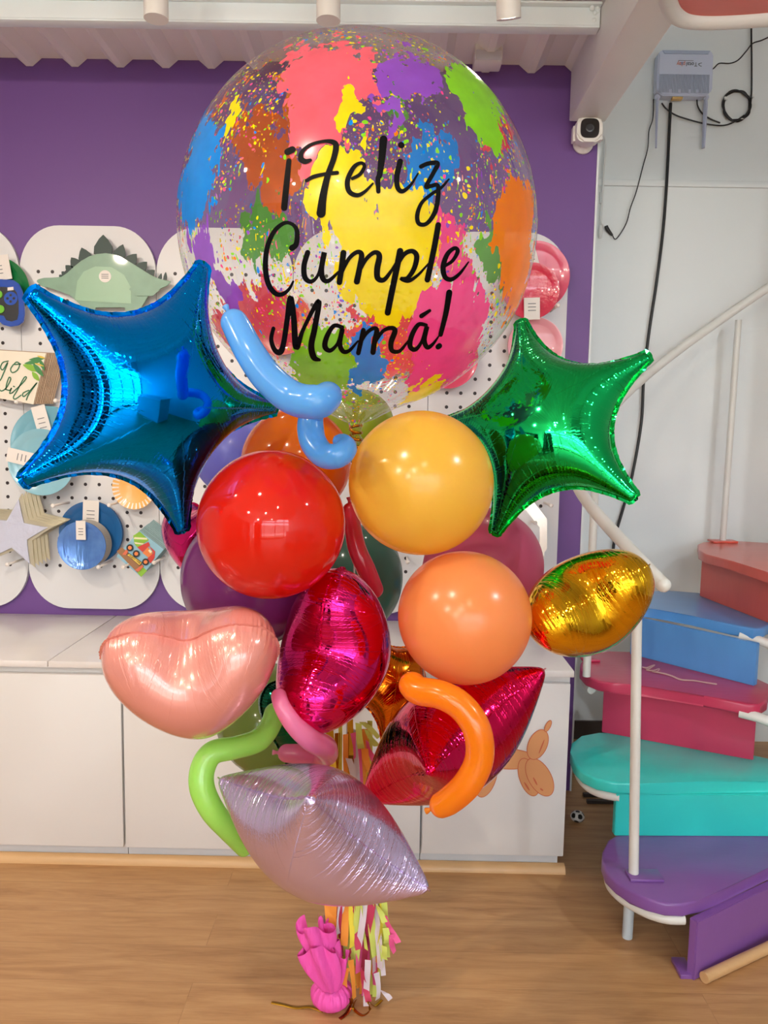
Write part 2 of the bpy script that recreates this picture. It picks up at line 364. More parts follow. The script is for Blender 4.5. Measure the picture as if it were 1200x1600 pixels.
# balloon dog sticker on the right door
M_st = mat('sticker_tan', (214, 150, 98), .5); M_so = mat('sticker_outline', (196, 98, 62), .5)
ys = YC+.0005
st = empty('balloon_dog_sticker', atY(800, 1200, ys), 'tan cartoon balloon dog sticker with brown outline on cabinet door', 'sticker')
def ell(cx, cy, rx, ry, rot, n=36, egg=0):
    out = []
    for i in range(n):
        a = 2*PI*i/n; x, y = math.cos(a)*rx, math.sin(a)*ry*(1+egg*math.cos(a)); c, s = math.cos(rot), math.sin(rot); out.append((cx+x*c-y*s, cy+x*s+y*c))
    return out
def decal(name, pxs, m, depth, thick, parent, Y=ys):
    o0 = parent.location
    P = [atY(x, y, Y) for x, y in pxs]; bm = bmesh.new()
    prism(bm, [(p.x-o0.x, p.z-o0.z) for p in P], Y-depth-o0.y, Y-depth+thick-o0.y); return ob(name, bm, m, parent)
for nm, e_, d in (('body', (795, 1186, 42, 15, .03, 36, 0), .0008), ('hind_leg', (826, 1214, 30, 14, 1.25, 36, 0), .0012), ('hind_leg', (843, 1214, 32, 17, 1.05, 36, 0), .0016), ('front_leg', (760, 1216, 30, 14, 1.9, 36, 0), .0012), ('front_leg', (744, 1214, 32, 16, 2.1, 36, 0), .0016), ('tail', (840, 1163, 24, 14, -1.15, 36, 0), .0020), ('tail_tip', (856, 1134, 9, 3.2, -1.1, 20, 0), .0024), ('head', (722, 1166, 24, 13, .5, 36, 0), .002), ('ear', (738, 1144, 19, 9, -1.2, 36, 0), .0022)):
    o = decal(nm, ell(e_[0], e_[1], e_[2]+1.2, e_[3]+1.2, e_[4]), M_so, d, .0006, st)
    decal('fill', ell(*e_[:5]), M_st, d+.0003, .0006, st)
for e_ in ((846, 1166, 12, 1.1, -1.2), (836, 1220, 7, 1.3, 1.1), (846, 1233, 3, 1.3, .6), (823, 1228, 8, 1.3, 1.0)):
    decal('highlight_line', ell(*e_, 12), M_so, .003, .0006, st)
# ================================================================ PEGBOARD
k = NB('pegboard_white'); co = k.coord('Object')
spx = k.n('ShaderNodeSeparateXYZ'); k.l(co, spx.inputs[0])
PP = .0487
def cell(o): return k.math('SUBTRACT', k.math('FRACT', k.math('DIVIDE', o, PP)), .5)
cx_, cz_ = cell(spx.outputs[0]), cell(spx.outputs[2])
d_ = k.math('SQRT', k.math('ADD', k.math('POWER', cx_, 2.), k.math('POWER', cz_, 2.)))
hole = k.math('LESS_THAN', d_, .125)
band = k.math('MULTIPLY', k.math('LESS_THAN', k.math('ABSOLUTE', spx.outputs[2]), .545), k.math('LESS_THAN', k.math('ABSOLUTE', spx.outputs[0]), .21))
hole = k.math('MULTIPLY', hole, band)
k.l(k.mixc(hole, lin((222, 222, 224)), lin((38, 26, 30))), k.b.inputs['Base Color']); k.b.inputs['Roughness'].default_value = .45
k.bump(k.math('SUBTRACT', 1., hole), .6, .004)
M_peg = k.m
PW = .4715; px0 = -1.286; zb, zt = .655, 1.988
YP = YW-.018
plabs = ['white pegboard panel at far left edge with controller plates and napkins', 'white pegboard panel holding the green dinosaur plate', 'white pegboard panel seen behind left part of clear balloon', 'white pegboard panel seen through middle of clear balloon', 'white pegboard panel on the right carrying pink plates']
for i in range(5):
    xc = px0+PW*(i-.5)
    bm = bmesh.new(); r = .14; w = PW/2-.001; poly = []
    for sx, sz, a0 in ((1, 1, 0), (-1, 1, PI/2), (-1, -1, PI), (1, -1, 1.5*PI)):
        for j in range(13):
            a = a0+PI/2*j/12; poly.append((sx*(w-r)+math.cos(a)*r, sz*((zt-zb)/2-r*1.1)+math.sin(a)*r*1.1))
    prism(bm, poly, 0, .016); o = ob('pegboard_panel', bm, M_peg); o.location = (xc, YP, (zt+zb)/2)
    tag(o, plabs[i], 'pegboard', 'scalloped pegboard panels')
# ---- merchandise helpers
M_pin = mat('peg_white', (236, 230, 224), .35)
hooks = [(80, 790), (173, 512+0), (240, 878), (193, 884), (157, 882), (22, 762), (26, 628), (86, 626), (16, 880), (545, 478), (872, 478), (862, 792), (640, 878), (700, 500), (420, 560), (18, 502)]
def hook(px, py, L, lab):
    p = atY(px, py, YP-L); t = empty('peg_hook', (p.x, YP, p.z), lab, 'hook', 'white pegboard hooks')
    bm = bmesh.new(); tube(bm, [(0, -.0005, 0), (0, -L, 0)], .0042, 10); ob('rod', bm, M_pin, t, smooth=True)
    bm = bmesh.new(); bmesh.ops.create_uvsphere(bm, u_segments=14, v_segments=8, radius=.0075, matrix=Matrix.Translation((0, -L-.002, 0))); ob('tip', bm, M_pin, t, smooth=True)
M_tag = mat('paper_label', (232, 226, 220), .6); M_ink = mat('label_ink', (110, 110, 114), .6)
def disc_stack(name, px, py, rpx, Y, m, lab, cat, group, rim=True, sy=1., thick=.012, m2=None, n=1, tilt=0, belly=None, bw=17, btop=True):
    c = atY(px, py, Y); R = rpx/FPX*Y*1.0
    t = empty(name, c, lab, cat, group)
    for i in range(n):
        bm = bmesh.new(); dy = i*.011
        lathe(bm, [(.0001, 0), (R*.74, 0), (R*.78, -.002), (R*.96, -.009), (R, -.0095), (R, -.0075), (R*.79, .0), (R*.75, .003), (.0001, .003)], 56, (0, dy, 0), 'Y')
        o = ob('plate', bm, m if (i == 0 or m2 is None) else m2, t, auto=.7); o.rotation_euler = (0, tilt, 0)
    if belly:
        a, l = belly
        bm = bmesh.new(); box(bm, -bw/FPX*Y, bw/FPX*Y, -.0125, -.0105, R*.25 if btop else -R*.2, R*1.03); 
        o = ob('paper_band', bm, M_tag, t); o.rotation_euler = (0, a, 0)
        bm = bmesh.new()
        for q in range(3): box(bm, -bw*.5/FPX*Y, bw*.5/FPX*Y, -.0134, -.0126, R*(.45+q*.12), R*(.45+q*.12)+.0025)
        o2 = ob('print', bm, M_ink, o)
    return t
# ---- plates and napkins
def poly_at(pxs, Y, o0): return [(atY(x, y, Y).x-o0.x, atY(x, y, Y).z-o0.z) for x, y in pxs]
def flat(name, pxs, Y, o0, m, parent, y0=0., th=.002, bev=0):
    bm = bmesh.new(); prism(bm, poly_at(pxs, Y, o0), Y-o0.y+y0-th, Y-o0.y+y0)
    if bev: bmesh.ops.bevel(bm, geom=bm.edges[:], offset=bev, segments=2, affect='EDGES')
    return ob(name, bm, m, parent)
def strokes(bm, polys, width, tof, z=0., n=6):
    """flat strokes: polys = lists of (x,y) or (x,y,w); tof maps (x,y,offset)->Vector"""
    for st_ in polys:
        pts = [Vector((p[0], p[1], p[2] if len(p) > 2 else width)) for p in st_]
        q = catmull(pts, n) if len(pts) > 2 else [pts[0].lerp(pts[1], t/6) for t in range(7)]
        L = []; Rr = []
        for i, p in enumerate(q):
            t = (q[min(i+1, len(q)-1)]-q[max(i-1, 0)]); t = Vector((t.x, t.y))
            t = t.normalized() if t.length > 1e-6 else Vector((1, 0)); nn = Vector((-t.y, t.x)); w = max(p.z, 1e-6)/2
            if i == 0:
                cap = [(p.x-math.cos(a)*t.x*w+nn.x*math.sin(a)*w, p.y-math.cos(a)*t.y*w+nn.y*math.sin(a)*w) for a in np.linspace(-PI/2, PI/2, 7)]
                vs = [bm.verts.new(tof(*c)) for c in cap]; bm.faces.new(vs); 
            if i == len(q)-1:
                cap = [(p.x+math.cos(a)*t.x*w+nn.x*math.sin(a)*w, p.y+math.cos(a)*t.y*w+nn.y*math.sin(a)*w) for a in np.linspace(-PI/2, PI/2, 7)]
                vs = [bm.verts.new(tof(*c)) for c in cap]; bm.faces.new(vs)
            L.append(bm.verts.new(tof(p.x+nn.x*w, p.y+nn.y*w))); Rr.append(bm.verts.new(tof(p.x-nn.x*w, p.y-nn.y*w)))
        for i in range(len(q)-1): bm.faces.new((L[i], Rr[i], Rr[i+1], L[i+1]))
def sc(pl, ox, oy, s): return [[(ox+p[0]/s, oy+p[1]/s)+((p[2]/s,) if len(p) > 2 else ()) for p in st_] for st_ in pl]
# dinosaur plate
Yd = YP-.035
M_dino = mat('dino_green', (122, 160, 136), .4, var=.25, vscale=14, coat=.15); M_dd = mat('dino_dark_green', (8, 48, 42), .45)
t = empty('dinosaur_plate', atY(165, 430, Yd), 'green dinosaur shaped paper plate hanging on pegboard above the blue star', 'plate')
o0 = t.location
body = [(58, 440), (60, 437), (70, 434.5), (97, 434), (106, 428), (117, 417), (128, 408), (140, 401), (152, 397.5), (166, 396), (180, 398), (190, 402), (204, 410), (220, 420), (236, 430), (250, 437), (268, 440), (262, 447), (246, 453), (232, 462), (222, 480), (214, 500), (200, 500), (196, 480), (150, 480), (146, 500), (130, 500), (126, 475), (112, 462), (96, 456), (80, 450), (66, 448)]
for (x, y, h, w, a) in ((161, 385, 22, 15, 0), (132, 400, 17, 11, -.35), (187, 395, 17, 10, .35), (117, 411, 13, 9, -.6), (205, 406, 15, 10, .7), (221, 417, 14, 9, .8), (235, 427, 10, 7, .9), (108, 420, 10, 7, -.8), (100, 428, 7, 5, -.8), (95, 432, 5, 4, -.8), (250, 433, 8, 3, .3), (258, 432, 9, 3, .1)):
    pl = [(-w, h*.55), (-w*.95, 0), (-w*.45, -h*.55), (0, -h*.85), (w*.5, -h*.5), (w*.95, 0), (w*.9, h*.55)]
    pl = [(x+p[0]*math.cos(a)-p[1]*math.sin(a), y+p[0]*math.sin(a)+p[1]*math.cos(a)) for p in pl]
    flat('back_spike', pl, Yd, o0, M_dd, t, .004, .003, .0006)
flat('body', body, Yd, o0, M_dino, t, 0, .006, .0015)
flat('belly', [(118, 470), (122, 440), (132, 425), (150, 417), (175, 418), (195, 430), (206, 450), (206, 475)], Yd, o0, mat('dino_pale', (134, 174, 142), .35, coat=.2), t, -.006, .001)
flat('round_label', ell(165.5, 432.5, 9.5, 9.5, 0), Yd, o0, M_tag, t, -.0075, .001)
for q in range(3): flat('print', [(160, 429+q*3), (171, 429+q*3), (171, 430+q*3), (160, 430+q*3)], Yd, o0, M_ink, t, -.0086, .0004)
flat('belly_band', [(203, 453), (205, 450), (252, 453), (240, 463), (215, 463)], Yd, o0, M_dino, t, -.008, .001)
# controller plates over green plates
disc_stack('round_plate', 0, 452, 47, YP-.03, mat('green_plate', (22, 116, 60), .25, coat=.5), 'green round paper plate with white label behind the game controller plate', 'plate', 'round plates', m2=mat('plate_back', (226, 222, 214), .5), n=2, belly=(-.15, .1), bw=24)
Yk = YP-.06
t = empty('controller_plate', atY(5, 470, Yk), 'blue and black game controller shaped plate cut by left edge of picture', 'plate'); o0 = t.location
kp = [(-60, 450), (-45, 439), (-20, 437), (5, 437), (22, 438), (31, 444), (36, 455), (38.5, 470), (40, 490), (38, 503), (30, 509), (18, 511), (6, 508), (-2, 500), (-14, 497), (-30, 500), (-45, 509), (-60, 505), (-66, 480)]
M_kb = mat('controller_blue', (32, 76, 176), .15, coat=.8); M_kk = mat('controller_black', (38, 38, 42), .25, coat=.6); M_kg = mat('controller_green', (110, 190, 50), .3)
flat('rim', kp, Yk, o0, M_kb, t, 0, .008, .002)
kin = [(-50, 456), (-20, 450), (8, 449), (22, 450), (28, 458), (31, 472), (31, 490), (29, 500), (20, 503), (12, 501), (8, 494), (-10, 491), (-30, 491), (-44, 500), (-52, 480)]
flat('face', kin, Yk, o0, M_kk, t, -.008, .001)
flat('button_pad', ell(19, 467, 10.5, 10.5, 0), Yk, o0, M_kb, t, -.009, .001)
for dx, dy in ((0, -5), (0, 5), (-5, 0), (5, 0)): flat('button', ell(19+dx, 467+dy, 2, 2, 0, 14), Yk, o0, M_kk, t, -.010, .001)
for x, y in ((0, 461), (3, 484)): flat('thumbstick', ell(x, y, 6.5, 6.5, 0, 20), Yk, o0, M_kg, t, -.009, .004, .0008)
flat('price_label', [(14, 450), (23, 449), (23.5, 454), (14, 455)], Yk, o0, M_tag, t, -.0095, .0006)
# napkins "go Wild"
def napkins(name, lab, corners, off, Y, m_front, m_side, group, n=12):
    """packet: front quad px corners and pixel offset of its back, layered sides"""
    o0 = atY(corners[0][0], corners[0][1], Y); t = empty(name, o0, lab, 'napkins', group)
    f = [atY(x, y, Y)-o0 for x, y in corners]; D = Vector((off[0]/FPX*Y, .0, -off[1]/FPX*Y)); 
    depth = .045
    for i in range(n):
        a = i/n; jit = Vector((random.uniform(-.0007, .0007), 0, random.uniform(-.0007, .0007)))
        vs = []; s = .9985 if i else 1
        for dy in (0, depth/n*.72):
            for p in f: vs.append(p*s+D*a+jit+Vector((0, a*depth+dy, 0)))
        raw('napkin', vs, [(0, 1, 2, 3), (7, 6, 5, 4), (0, 4, 5, 1), (1, 5, 6, 2), (2, 6, 7, 3), (3, 7, 4, 0)], m_front if i == 0 else m_side, t)
    return t
random.seed(5)
M_nap = mat('napkin_cream', (232, 224, 206), .5, coat=.3); M_nside = mat('napkin_edge_brown', (176, 150, 124), .5, var=.4, vscale=30)
Yn = YP-.07
cs = [(-42, 545), (72, 552), (52, 632), (-60, 612)]
t = napkins('napkin_packet', 'cream paper napkins reading go Wild in green script at left edge', cs, (24, -2), Yn, M_nap, M_nside, 'napkin packets'); o0 = t.location
M_gs = mat('script_green', (44, 110, 74), .5); M_lf1 = mat('leaf_green', (60, 130, 70), .5); M_lf2 = mat('leaf_lime', (130, 180, 50), .5); M_lfy = mat('leaf_ochre', (216, 186, 70), .5)
bm = bmesh.new()
gw = [[(85, 1095), (30, 1110), (5, 1160), (30, 1185), (80, 1110), (50, 1190), (5, 1290), (-30, 1320)], [(140, 1130), (110, 1180), (130, 1215), (180, 1190), (205, 1130), (175, 1105), (150, 1130), (215, 1125)],
      [(-40, 1280), (0, 1400), (60, 1380), (110, 1290), (95, 1265), (70, 1330), (60, 1390)], [(60, 1390), (100, 1400), (120, 1375), (100, 1430), (130, 1425)], [(128, 1425), (230, 1330), (275, 1270), (250, 1270), (180, 1400), (140, 1470), (160, 1490), (220, 1450)], [(300, 1400), (240, 1430), (245, 1465), (290, 1430), (385, 1320), (300, 1440), (275, 1500)], [(140, 1358), (150, 1362)]]
def tofY(Y, o0): return lambda x, y: atY(x, y, Y)-o0
strokes(bm, sc(gw, 0, 400, 6.67), 1.9, tofY(Yn-.0012, o0)); ob('go_wild_script', bm, M_gs, t, smooth='keep')
for i, (x, y, a, L, w, m_) in enumerate(((58, 561, .1, 13, 3, M_lf1), (52, 566, .15, 14, 3.2, M_lf1), (50, 575, -.35, 15, 5, M_lf2), (60, 578, -.9, 13, 4, M_lf1), (56, 588, -.9, 9, 4, M_lf2), (66, 570, -1.2, 10, 3, M_lf1), (65, 558, -.3, 7, 1.6, M_lfy), (62, 570, -.3, 8, 1.4, M_lfy))):
    lf = [(x-L*math.cos(a)*.9+math.sin(a)*0, y-L*math.sin(a)*-.9)]; pts = []
    for s_ in range(14):
        u = s_/13*2*PI; px_ = math.cos(u)*L; py_ = math.sin(u)*w*(1-abs(math.cos(u))**2*.6); pts.append((x+px_*math.cos(a)+py_*math.sin(a), y-px_*math.sin(a)+py_*math.cos(a)))
    flat('leaf_print', pts, Yn, o0, m_, t, -.0006-.0003*i, .0004)
# round plates
M_lb = mat('plate_light_blue', (120, 178, 196), .22, coat=.6)
disc_stack('round_plate', 78, 695, 60, YP-.04, M_lb, 'large light blue round plate with white band, upper of two under the napkins', 'plate', 'round plates', belly=(-.25, .1), bw=11, m2=M_lb, n=2)
disc_stack('dessert_plate', 66, 722, 52, YP-.075, mat('plate_pale_blue', (140, 192, 208), .2, coat=.8), 'smaller pale blue round plate overlapping the larger light blue one', 'plate', 'round plates', belly=(-1.35, .1), bw=11)
M_db = mat('plate_deep_blue', (38, 100, 160), .25, coat=.5)
disc_stack('round_plate', 143, 832, 50, YP-.03, M_db, 'deep blue round plate with white paper band behind foil blue plates', 'plate', 'round plates', belly=(.05, .1), bw=12.5, m2=M_db, n=2)
k = NB('plate_foil_blue'); v = k.coord(); nz = k.n('ShaderNodeTexNoise', i_Scale=26., i_Detail=2.); k.l(v, nz.inputs['Vector']); k.l(k.mixc(nz.outputs[0], lin((70, 110, 190)), lin((110, 160, 226))), k.b.inputs['Base Color']); k.b.inputs['Roughness'].default_value = .2; k.b.inputs['Metallic'].default_value = .3
wn = k.n('ShaderNodeTexNoise', i_Scale=40.); v2 = k.coord(scale=(1.8, 1, .35)); k.l(v2, wn.inputs['Vector']); k.bump(wn.outputs[0], .5, .004)
disc_stack('dessert_plate', 129, 852, 38.5, YP-.1, k.m, 'small shiny blue plates in a thick stack in front of deep blue plate', 'plate', 'round plates', m2=mat('plate_edge_grey', (190, 184, 176), .4), n=6, belly=(0., .1), bw=7.5)
# silver star plates
k = NB('silver_star'); v = k.coord(); nz = k.n('ShaderNodeTexNoise', i_Scale=30., i_Detail=3.); k.l(v, nz.inputs['Vector']); k.b.inputs['Base Color'].default_value = lin((216, 220, 240)); k.b.inputs['Metallic'].default_value = .25; k.b.inputs['Roughness'].default_value = .25; k.bump(nz.outputs[0], .8, .006); M_sil = k.m
M_sg = mat('silver_gold_rim', (226, 218, 192), .3, .6)
def star_px(cx, cy, R, r, rot, n=5): return [(cx+math.sin(rot+PI*i/n)*(R if i % 2 == 0 else r), cy-math.cos(rot+PI*i/n)*(R if i % 2 == 0 else r)) for i in range(2*n)]
Ys = YP-.085
t = empty('star_plates', atY(24, 830, Ys), 'silver star shaped paper plates stacked on a hook at left edge', 'plate'); o0 = t.location
for i in range(5):
    o = flat('plate_rim', star_px(26+i*4.5, 832-i*2.2, 62, 27, .14), Ys, o0, M_sg, t, i*.007+.004, .006, .0015)
flat('plate_face', star_px(23, 833, 54, 22, .14), Ys, o0, M_sil, t, -.0045, .004, .001)
# sunburst plate
c = atY(210, 762, YP-.05); t = empty('sunburst_plate', c, 'orange round plate with white striped edge peeking below the blue star', 'plate'); R = 34/FPX*(YP-.05)
bm = bmesh.new(); lathe(bm, [(.0001, 0), (R*.72, 0), (R*.98, -.008), (R, -.008), (R, -.004), (R*.7, .003), (.0001, .003)], 48, (0, 0, 0), 'Y'); ob('plate', bm, mat('sunburst_orange', (240, 182, 96), .3, coat=.4), t, auto=.7)
bm = bmesh.new()
for i in range(30):
    a = 2*PI*i/30; d = .045; r0, r1 = R*.72, R*.985
    bm.faces.new([bm.verts.new((math.cos(a+s_*d)*r, -.0008-(.0086*(r-r0)/(r1-r0)), math.sin(a+s_*d)*r)) for r, s_ in ((r0, -.7), (r0, .7), (r1, 1), (r1, -1))])
ob('rays', bm, mat('sunburst_white', (244, 236, 224), .4), t)
# truck napkins
Yt = YP-.07
cs = [(182, 869), (218, 829), (256, 858), (220, 901)]
t = napkins('napkin_packet', 'party napkins printed with red truck hung diagonally beside blue plates', cs, (18, -17), Yt, mat('truck_sky', (150, 196, 216), .35, coat=.4), mat('napkin_edge_blue', (140, 168, 172), .5, var=.3, vscale=30), 'napkin packets'); o0 = t.location
M = {n_: mat('print_'+n_, c_, .5) for n_, c_ in dict(red=(206, 64, 56), orange=(232, 134, 70), brown=(160, 116, 80), green=(140, 190, 60), cream=(236, 230, 190), yellow=(240, 206, 90), dark=(40, 40, 44), salmon=(222, 116, 84)).items()}
def rel(pl): return [(160+x/8.571, 740+y/8.571) for x, y in pl]
for i, (n_, m_, pl) in enumerate((('ground', 'brown', [(190, 1040), (260, 985), (560, 1240), (480, 1340)]), ('grass', 'green', [(470, 1330), (540, 1250), (600, 1300), (520, 1385)]), ('load', 'green', [(415, 830), (500, 775), (625, 890), (470, 990), (430, 940)]), ('load_stripe', 'cream', [(430, 850), (600, 860), (605, 885), (420, 875)]), ('load_stripe', 'cream', [(430, 915), (560, 935), (540, 950), (440, 940)]), ('truck_bed', 'red', [(470, 985), (620, 915), (640, 960), (540, 1050)]), ('cab', 'orange', [(540, 1060), (610, 985), (680, 1050), (640, 1140)]), ('bonnet', 'red', [(620, 960), (710, 1040), (700, 1130), (650, 1200), (600, 1140), (690, 1060)]), ('window', 'cream', [(615, 1030), (640, 1010), (670, 1045), (645, 1065)]), ('banner', 'dark', [(325, 1080), (365, 1065), (545, 1190), (500, 1235)]), ('banner_face', 'yellow', [(335, 1085), (368, 1075), (530, 1190), (500, 1225)]), ('cone', 'salmon', [(270, 1080), (330, 1010), (350, 1040), (320, 1090)]), ('cone', 'salmon', [(440, 1290), (545, 1215), (550, 1250), (490, 1310)]))):
    flat(n_, rel(pl), Yt, o0, M[m_], t, -.0005-.0003*i, .0003)
for x, y in ((375, 990), (460, 1070), (585, 1180)):
    flat('wheel', [(160+x/8.571+p[0], 740+y/8.571+p[1]) for p in ell(0, 0, 5.5, 5.5, 0, 20)], Yt, o0, M['dark'], t, -.005, .0003)
    flat('hubcap', [(160+x/8.571+p[0], 740+y/8.571+p[1]) for p in ell(0, 0, 3, 3, 0, 16)], Yt, o0, M['orange'], t, -.0054, .0003)
def text(name, s, size, m, parent, loc, rot, font=None, shear=0, ext=.0003, align='CENTER'):
    cu = bpy.data.curves.new(name, 'FONT'); cu.body = s; cu.size = size; cu.align_x = align; cu.align_y = 'CENTER'; cu.extrude = ext; cu.shear = shear
    tmp = bpy.data.objects.new('tmp', cu); C.objects.link(tmp); dg = bpy.context.evaluated_depsgraph_get(); me = bpy.data.meshes.new_from_object(tmp.evaluated_get(dg)); bpy.data.objects.remove(tmp)
    o = link(name, me, m, parent); o.location = loc; o.rotation_euler = rot; return o
pc = atY(*rel([(432, 1150)])[0], Yt-.006)-o0
text('party_time_print', 'PARTY TIME', .0085, M['dark'], t, pc, (PI/2, .62, 0))
# right hand plates
M_pk = mat('plate_pink', (216, 66, 104), .22, coat=.7); M_pk2 = mat('plate_raspberry', (214, 54, 84), .15, coat=.9, bump=.8, bscale=60); M_lp = mat('plate_light_pink', (236, 158, 170), .25, coat=.6)
disc_stack('round_plate', 836, 432, 52, YP-.045, M_pk, 'large pink round plate right of clear balloon beside purple wall', 'plate', 'round plates', m2=M_pk, n=3, belly=(-.3, .1), bw=10)
disc_stack('dessert_plate', 830, 455, 42, YP-.085, M_pk2, 'smaller raspberry plate wrapped in film in front of large pink plate', 'plate', 'round plates', n=2, m2=M_pk2, belly=(3.1, 1), bw=12)
disc_stack('round_plate', 836, 540, 42, YP-.045, M_lp, 'light pink round plate half hidden by top of green star', 'plate', 'round plates', n=2, m2=M_lp)
disc_stack('round_plate', 700, 560, 46, YP-.05, M_pk, 'pink round plate seen through lower right of clear balloon', 'plate', 'round plates', n=2, m2=M_lp)
disc_stack('round_plate', 440, 505, 48, YP-.05, mat('plate_coral', (214, 90, 80), .25, coat=.6), 'coral round plate seen through lower left of clear balloon', 'plate', 'round plates', n=2, m2=M_lp, belly=(.4, 1), bw=10)
disc_stack('round_plate', 610, 535, 50, YP-.05, mat('plate_coral', (214, 90, 80), .25, coat=.6), 'coral round plate seen through lower middle of clear balloon', 'plate', 'round plates', n=2, m2=M_lp)
Yh = YP-.05
t = empty('octagon_plate', atY(815, 830, Yh), 'silver rimmed eight sided plate behind mauve balloon below green star', 'plate'); o0 = t.location
oc = lambda r: [(802+math.cos(a)*r*1.0, 845+math.sin(a)*r*1.25) for a in [PI/8+PI/4*i for i in range(8)]]
flat('rim', oc(52), Yh, o0, mat('silver_rim', (214, 206, 200), .15, 1.), t, 0, .006, .002); flat('face', oc(44), Yh, o0, mat('plate_white', (226, 224, 226), .3), t, -.006, .001)
flat('rim_layer', [(x+8, y-10) for x, y in oc(50)], Yh, o0, mat('silver_rim', (214, 206, 200), .15, 1.), t, .02, .006, .002)
hk = [(83, 790, .13, 'white peg hook carrying the deep blue plates, left of them'), (171, 789, .12, 'white peg hook between deep blue plates and sunburst plate'), (241, 879, .12, 'white peg hook under lower right corner of truck napkins'), (154, 886, .13, 'white peg hook under right side of shiny blue plates'), (193, 886, .12, 'white peg hook under lower left corner of truck napkins'), (26, 628, .1, 'white peg hook under the go Wild napkins'), (87, 626, .09, 'white peg hook at right end of go Wild napkins'), (12, 882, .12, 'white peg hook below the silver star plates'), (872, 477, .12, 'white peg hook beside the pink plates'), (861, 790, .11, 'white peg hook below green star against purple wall'), (637, 878, .1, 'white peg hook between yellow and peach balloons'), (836, 817, .11, 'white peg hook in front of the silver rimmed plate')]
for h_ in hk: hook(*h_)
# ================================================================ WALL DEVICES
Yw = YA
M_dev = mat('device_white', (206, 214, 234), .35); M_cable = mat('cable_black', (22, 22, 26), .4); M_cw = mat('cable_white', (225, 228, 226), .4)
c = atY(1066, 118, Yw-.02); t = empty('wifi_router', c, 'pale wall mounted internet router hung upside down with two antennas', 'router')
w_, h_ = .0775*1.38, .082
hx = 42/FPX*3.05
bm = bmesh.new(); prism(bm, [(-hx+.012, .082), (hx-.012, .082), (hx, .068), (hx+.004, -.065), (hx-.02, -.088), (-hx+.02, -.088), (-hx, -.068), (-hx, .068)], -.03, .018); bmesh.ops.bevel(bm, geom=bm.edges[:], offset=.004, segments=2, affect='EDGES'); ob('case', bm, M_dev, t, auto=.5)
bm = bmesh.new(); prism(bm, [(-hx+.014, .078), (hx-.014, .078), (hx-.022, .066), (-hx+.022, .066)], -.034, -.03); ob('top_bevel', bm, mat('device_blue_grey', (176, 190, 214), .3), t)
bm = bmesh.new()
for i in range(34): box(bm, -hx+.008+i*.0058, -hx+.0105+i*.0058, -.0335, -.03, -.078, -.01)
ob('grille', bm, mat('device_grille', (170, 180, 200), .5), t)
bm = bmesh.new()
for dx in (-.055, -.02, .02, .05): box(bm, dx-.006, dx+.006, -.036, -.03, -.08, -.066, .002)
ob('logo_bump', bm, M_dev, t)
bm = bmesh.new(); box(bm, -.04, .0, -.02, .0, -.096, -.088); ob('port_row', bm, mat('port_yellow', (226, 190, 120), .5), t)
for s_, s2, col in (('Total', -.001, (52, 60, 70)), ('play', -.001, (222, 120, 70))):
    text('logo_text', s_, .021, mat('logo_'+s_, col, .5), t, ((.001 if s_ == 'Total' else -.0015)+(0 if s_ == 'Total' else 0), -.0312, .029), (PI/2, PI, 0), align='RIGHT' if s_ == 'Total' else 'LEFT')
text('logo_text', 'a', .021, mat('logo_blue', (60, 140, 200), .5), t, (-.014, -.0318, .029), (PI/2, PI, 0))
bm = bmesh.new(); strokes(bm, [[(.062, .034), (.05, .030), (.055, .024), (.062, .022)], [(.054, .029), (.054, .030)]], .0022, lambda x, y: Vector((x, -.0305, y))); ob('logo_mark', bm, mat('logo_Total', (52, 60, 70), .5), t, smooth='keep')
bm = bmesh.new(); box(bm, -.028, .03, -.0312, -.0305, .041, .0425); ob('logo_line', bm, M_ink, t)
for (x0, x1, lab) in ((1027, 1025, None), (1103, 1099, None)):
    a = atY(x0, 152, Yw-.03)-c; b = atY(x1, 231, Yw-.03)-c
    bm = bmesh.new(); tube(bm, [a, a.lerp(b, .1), a.lerp(b, .14), b], [.012, .012, .0145 if x0 > 1050 else .011, .0115 if x0 > 1050 else .006], 12, True, .5); ob('antenna', bm, mat('antenna_grey', (196, 202, 226), .35), t, auto=.8)
    bm = bmesh.new(); bmesh.ops.create_uvsphere(bm, u_segments=12, v_segments=8, radius=.012, matrix=Matrix.Translation(a)); ob('antenna_hinge', bm, M_dev, t, smooth=True)
def cable(name, pxs, Y, r, m, lab, dep=.018):
    o = tubeo(name, [atY(x, y, Y-dep) for x, y in pxs], r, m, None, 8, 8); return tag(o, lab, 'cable', 'wall cables')
cable('power_cable', [(1048, 161), (1046, 200), (1042, 280), (1036, 360), (1026, 440), (1014, 520), (1006, 590), (1003, 650), (996, 700), (985, 755), (972, 800), (960, 845), (955, 900)], Yw, .0062, M_cable, 'thick black cable running down from router behind green star')
cable('thin_cable', [(1021, 155), (1020, 185), (1014, 205), (1012, 232), (1004, 262), (994, 300), (985, 325), (978, 350), (963, 373), (957, 368)], Yw, .0022, M_cable, 'thin black cable looping from router down to the plug')
p = [atY(947, 353, Yw-.01), atY(949, 358, Yw-.01), atY(957, 368, Yw-.01)]
tag(tubeo('cable_plug', p, [.007, .008, .004], M_cable), 'small black plug hanging beside the purple wall edge', 'plug')
cable('camera_cable', [(943, 212), (946, 225), (943, 270), (941, 310), (939, 345), (943, 352)], Yw, .0035, M_cw, 'white cable hanging down from the security camera')
tag(tubeo('cable_end', [atY(940, 300, Yw-.01), atY(939.5, 318, Yw-.01)], .0065, M_cw), 'white inline connector on the camera cable', 'plug')
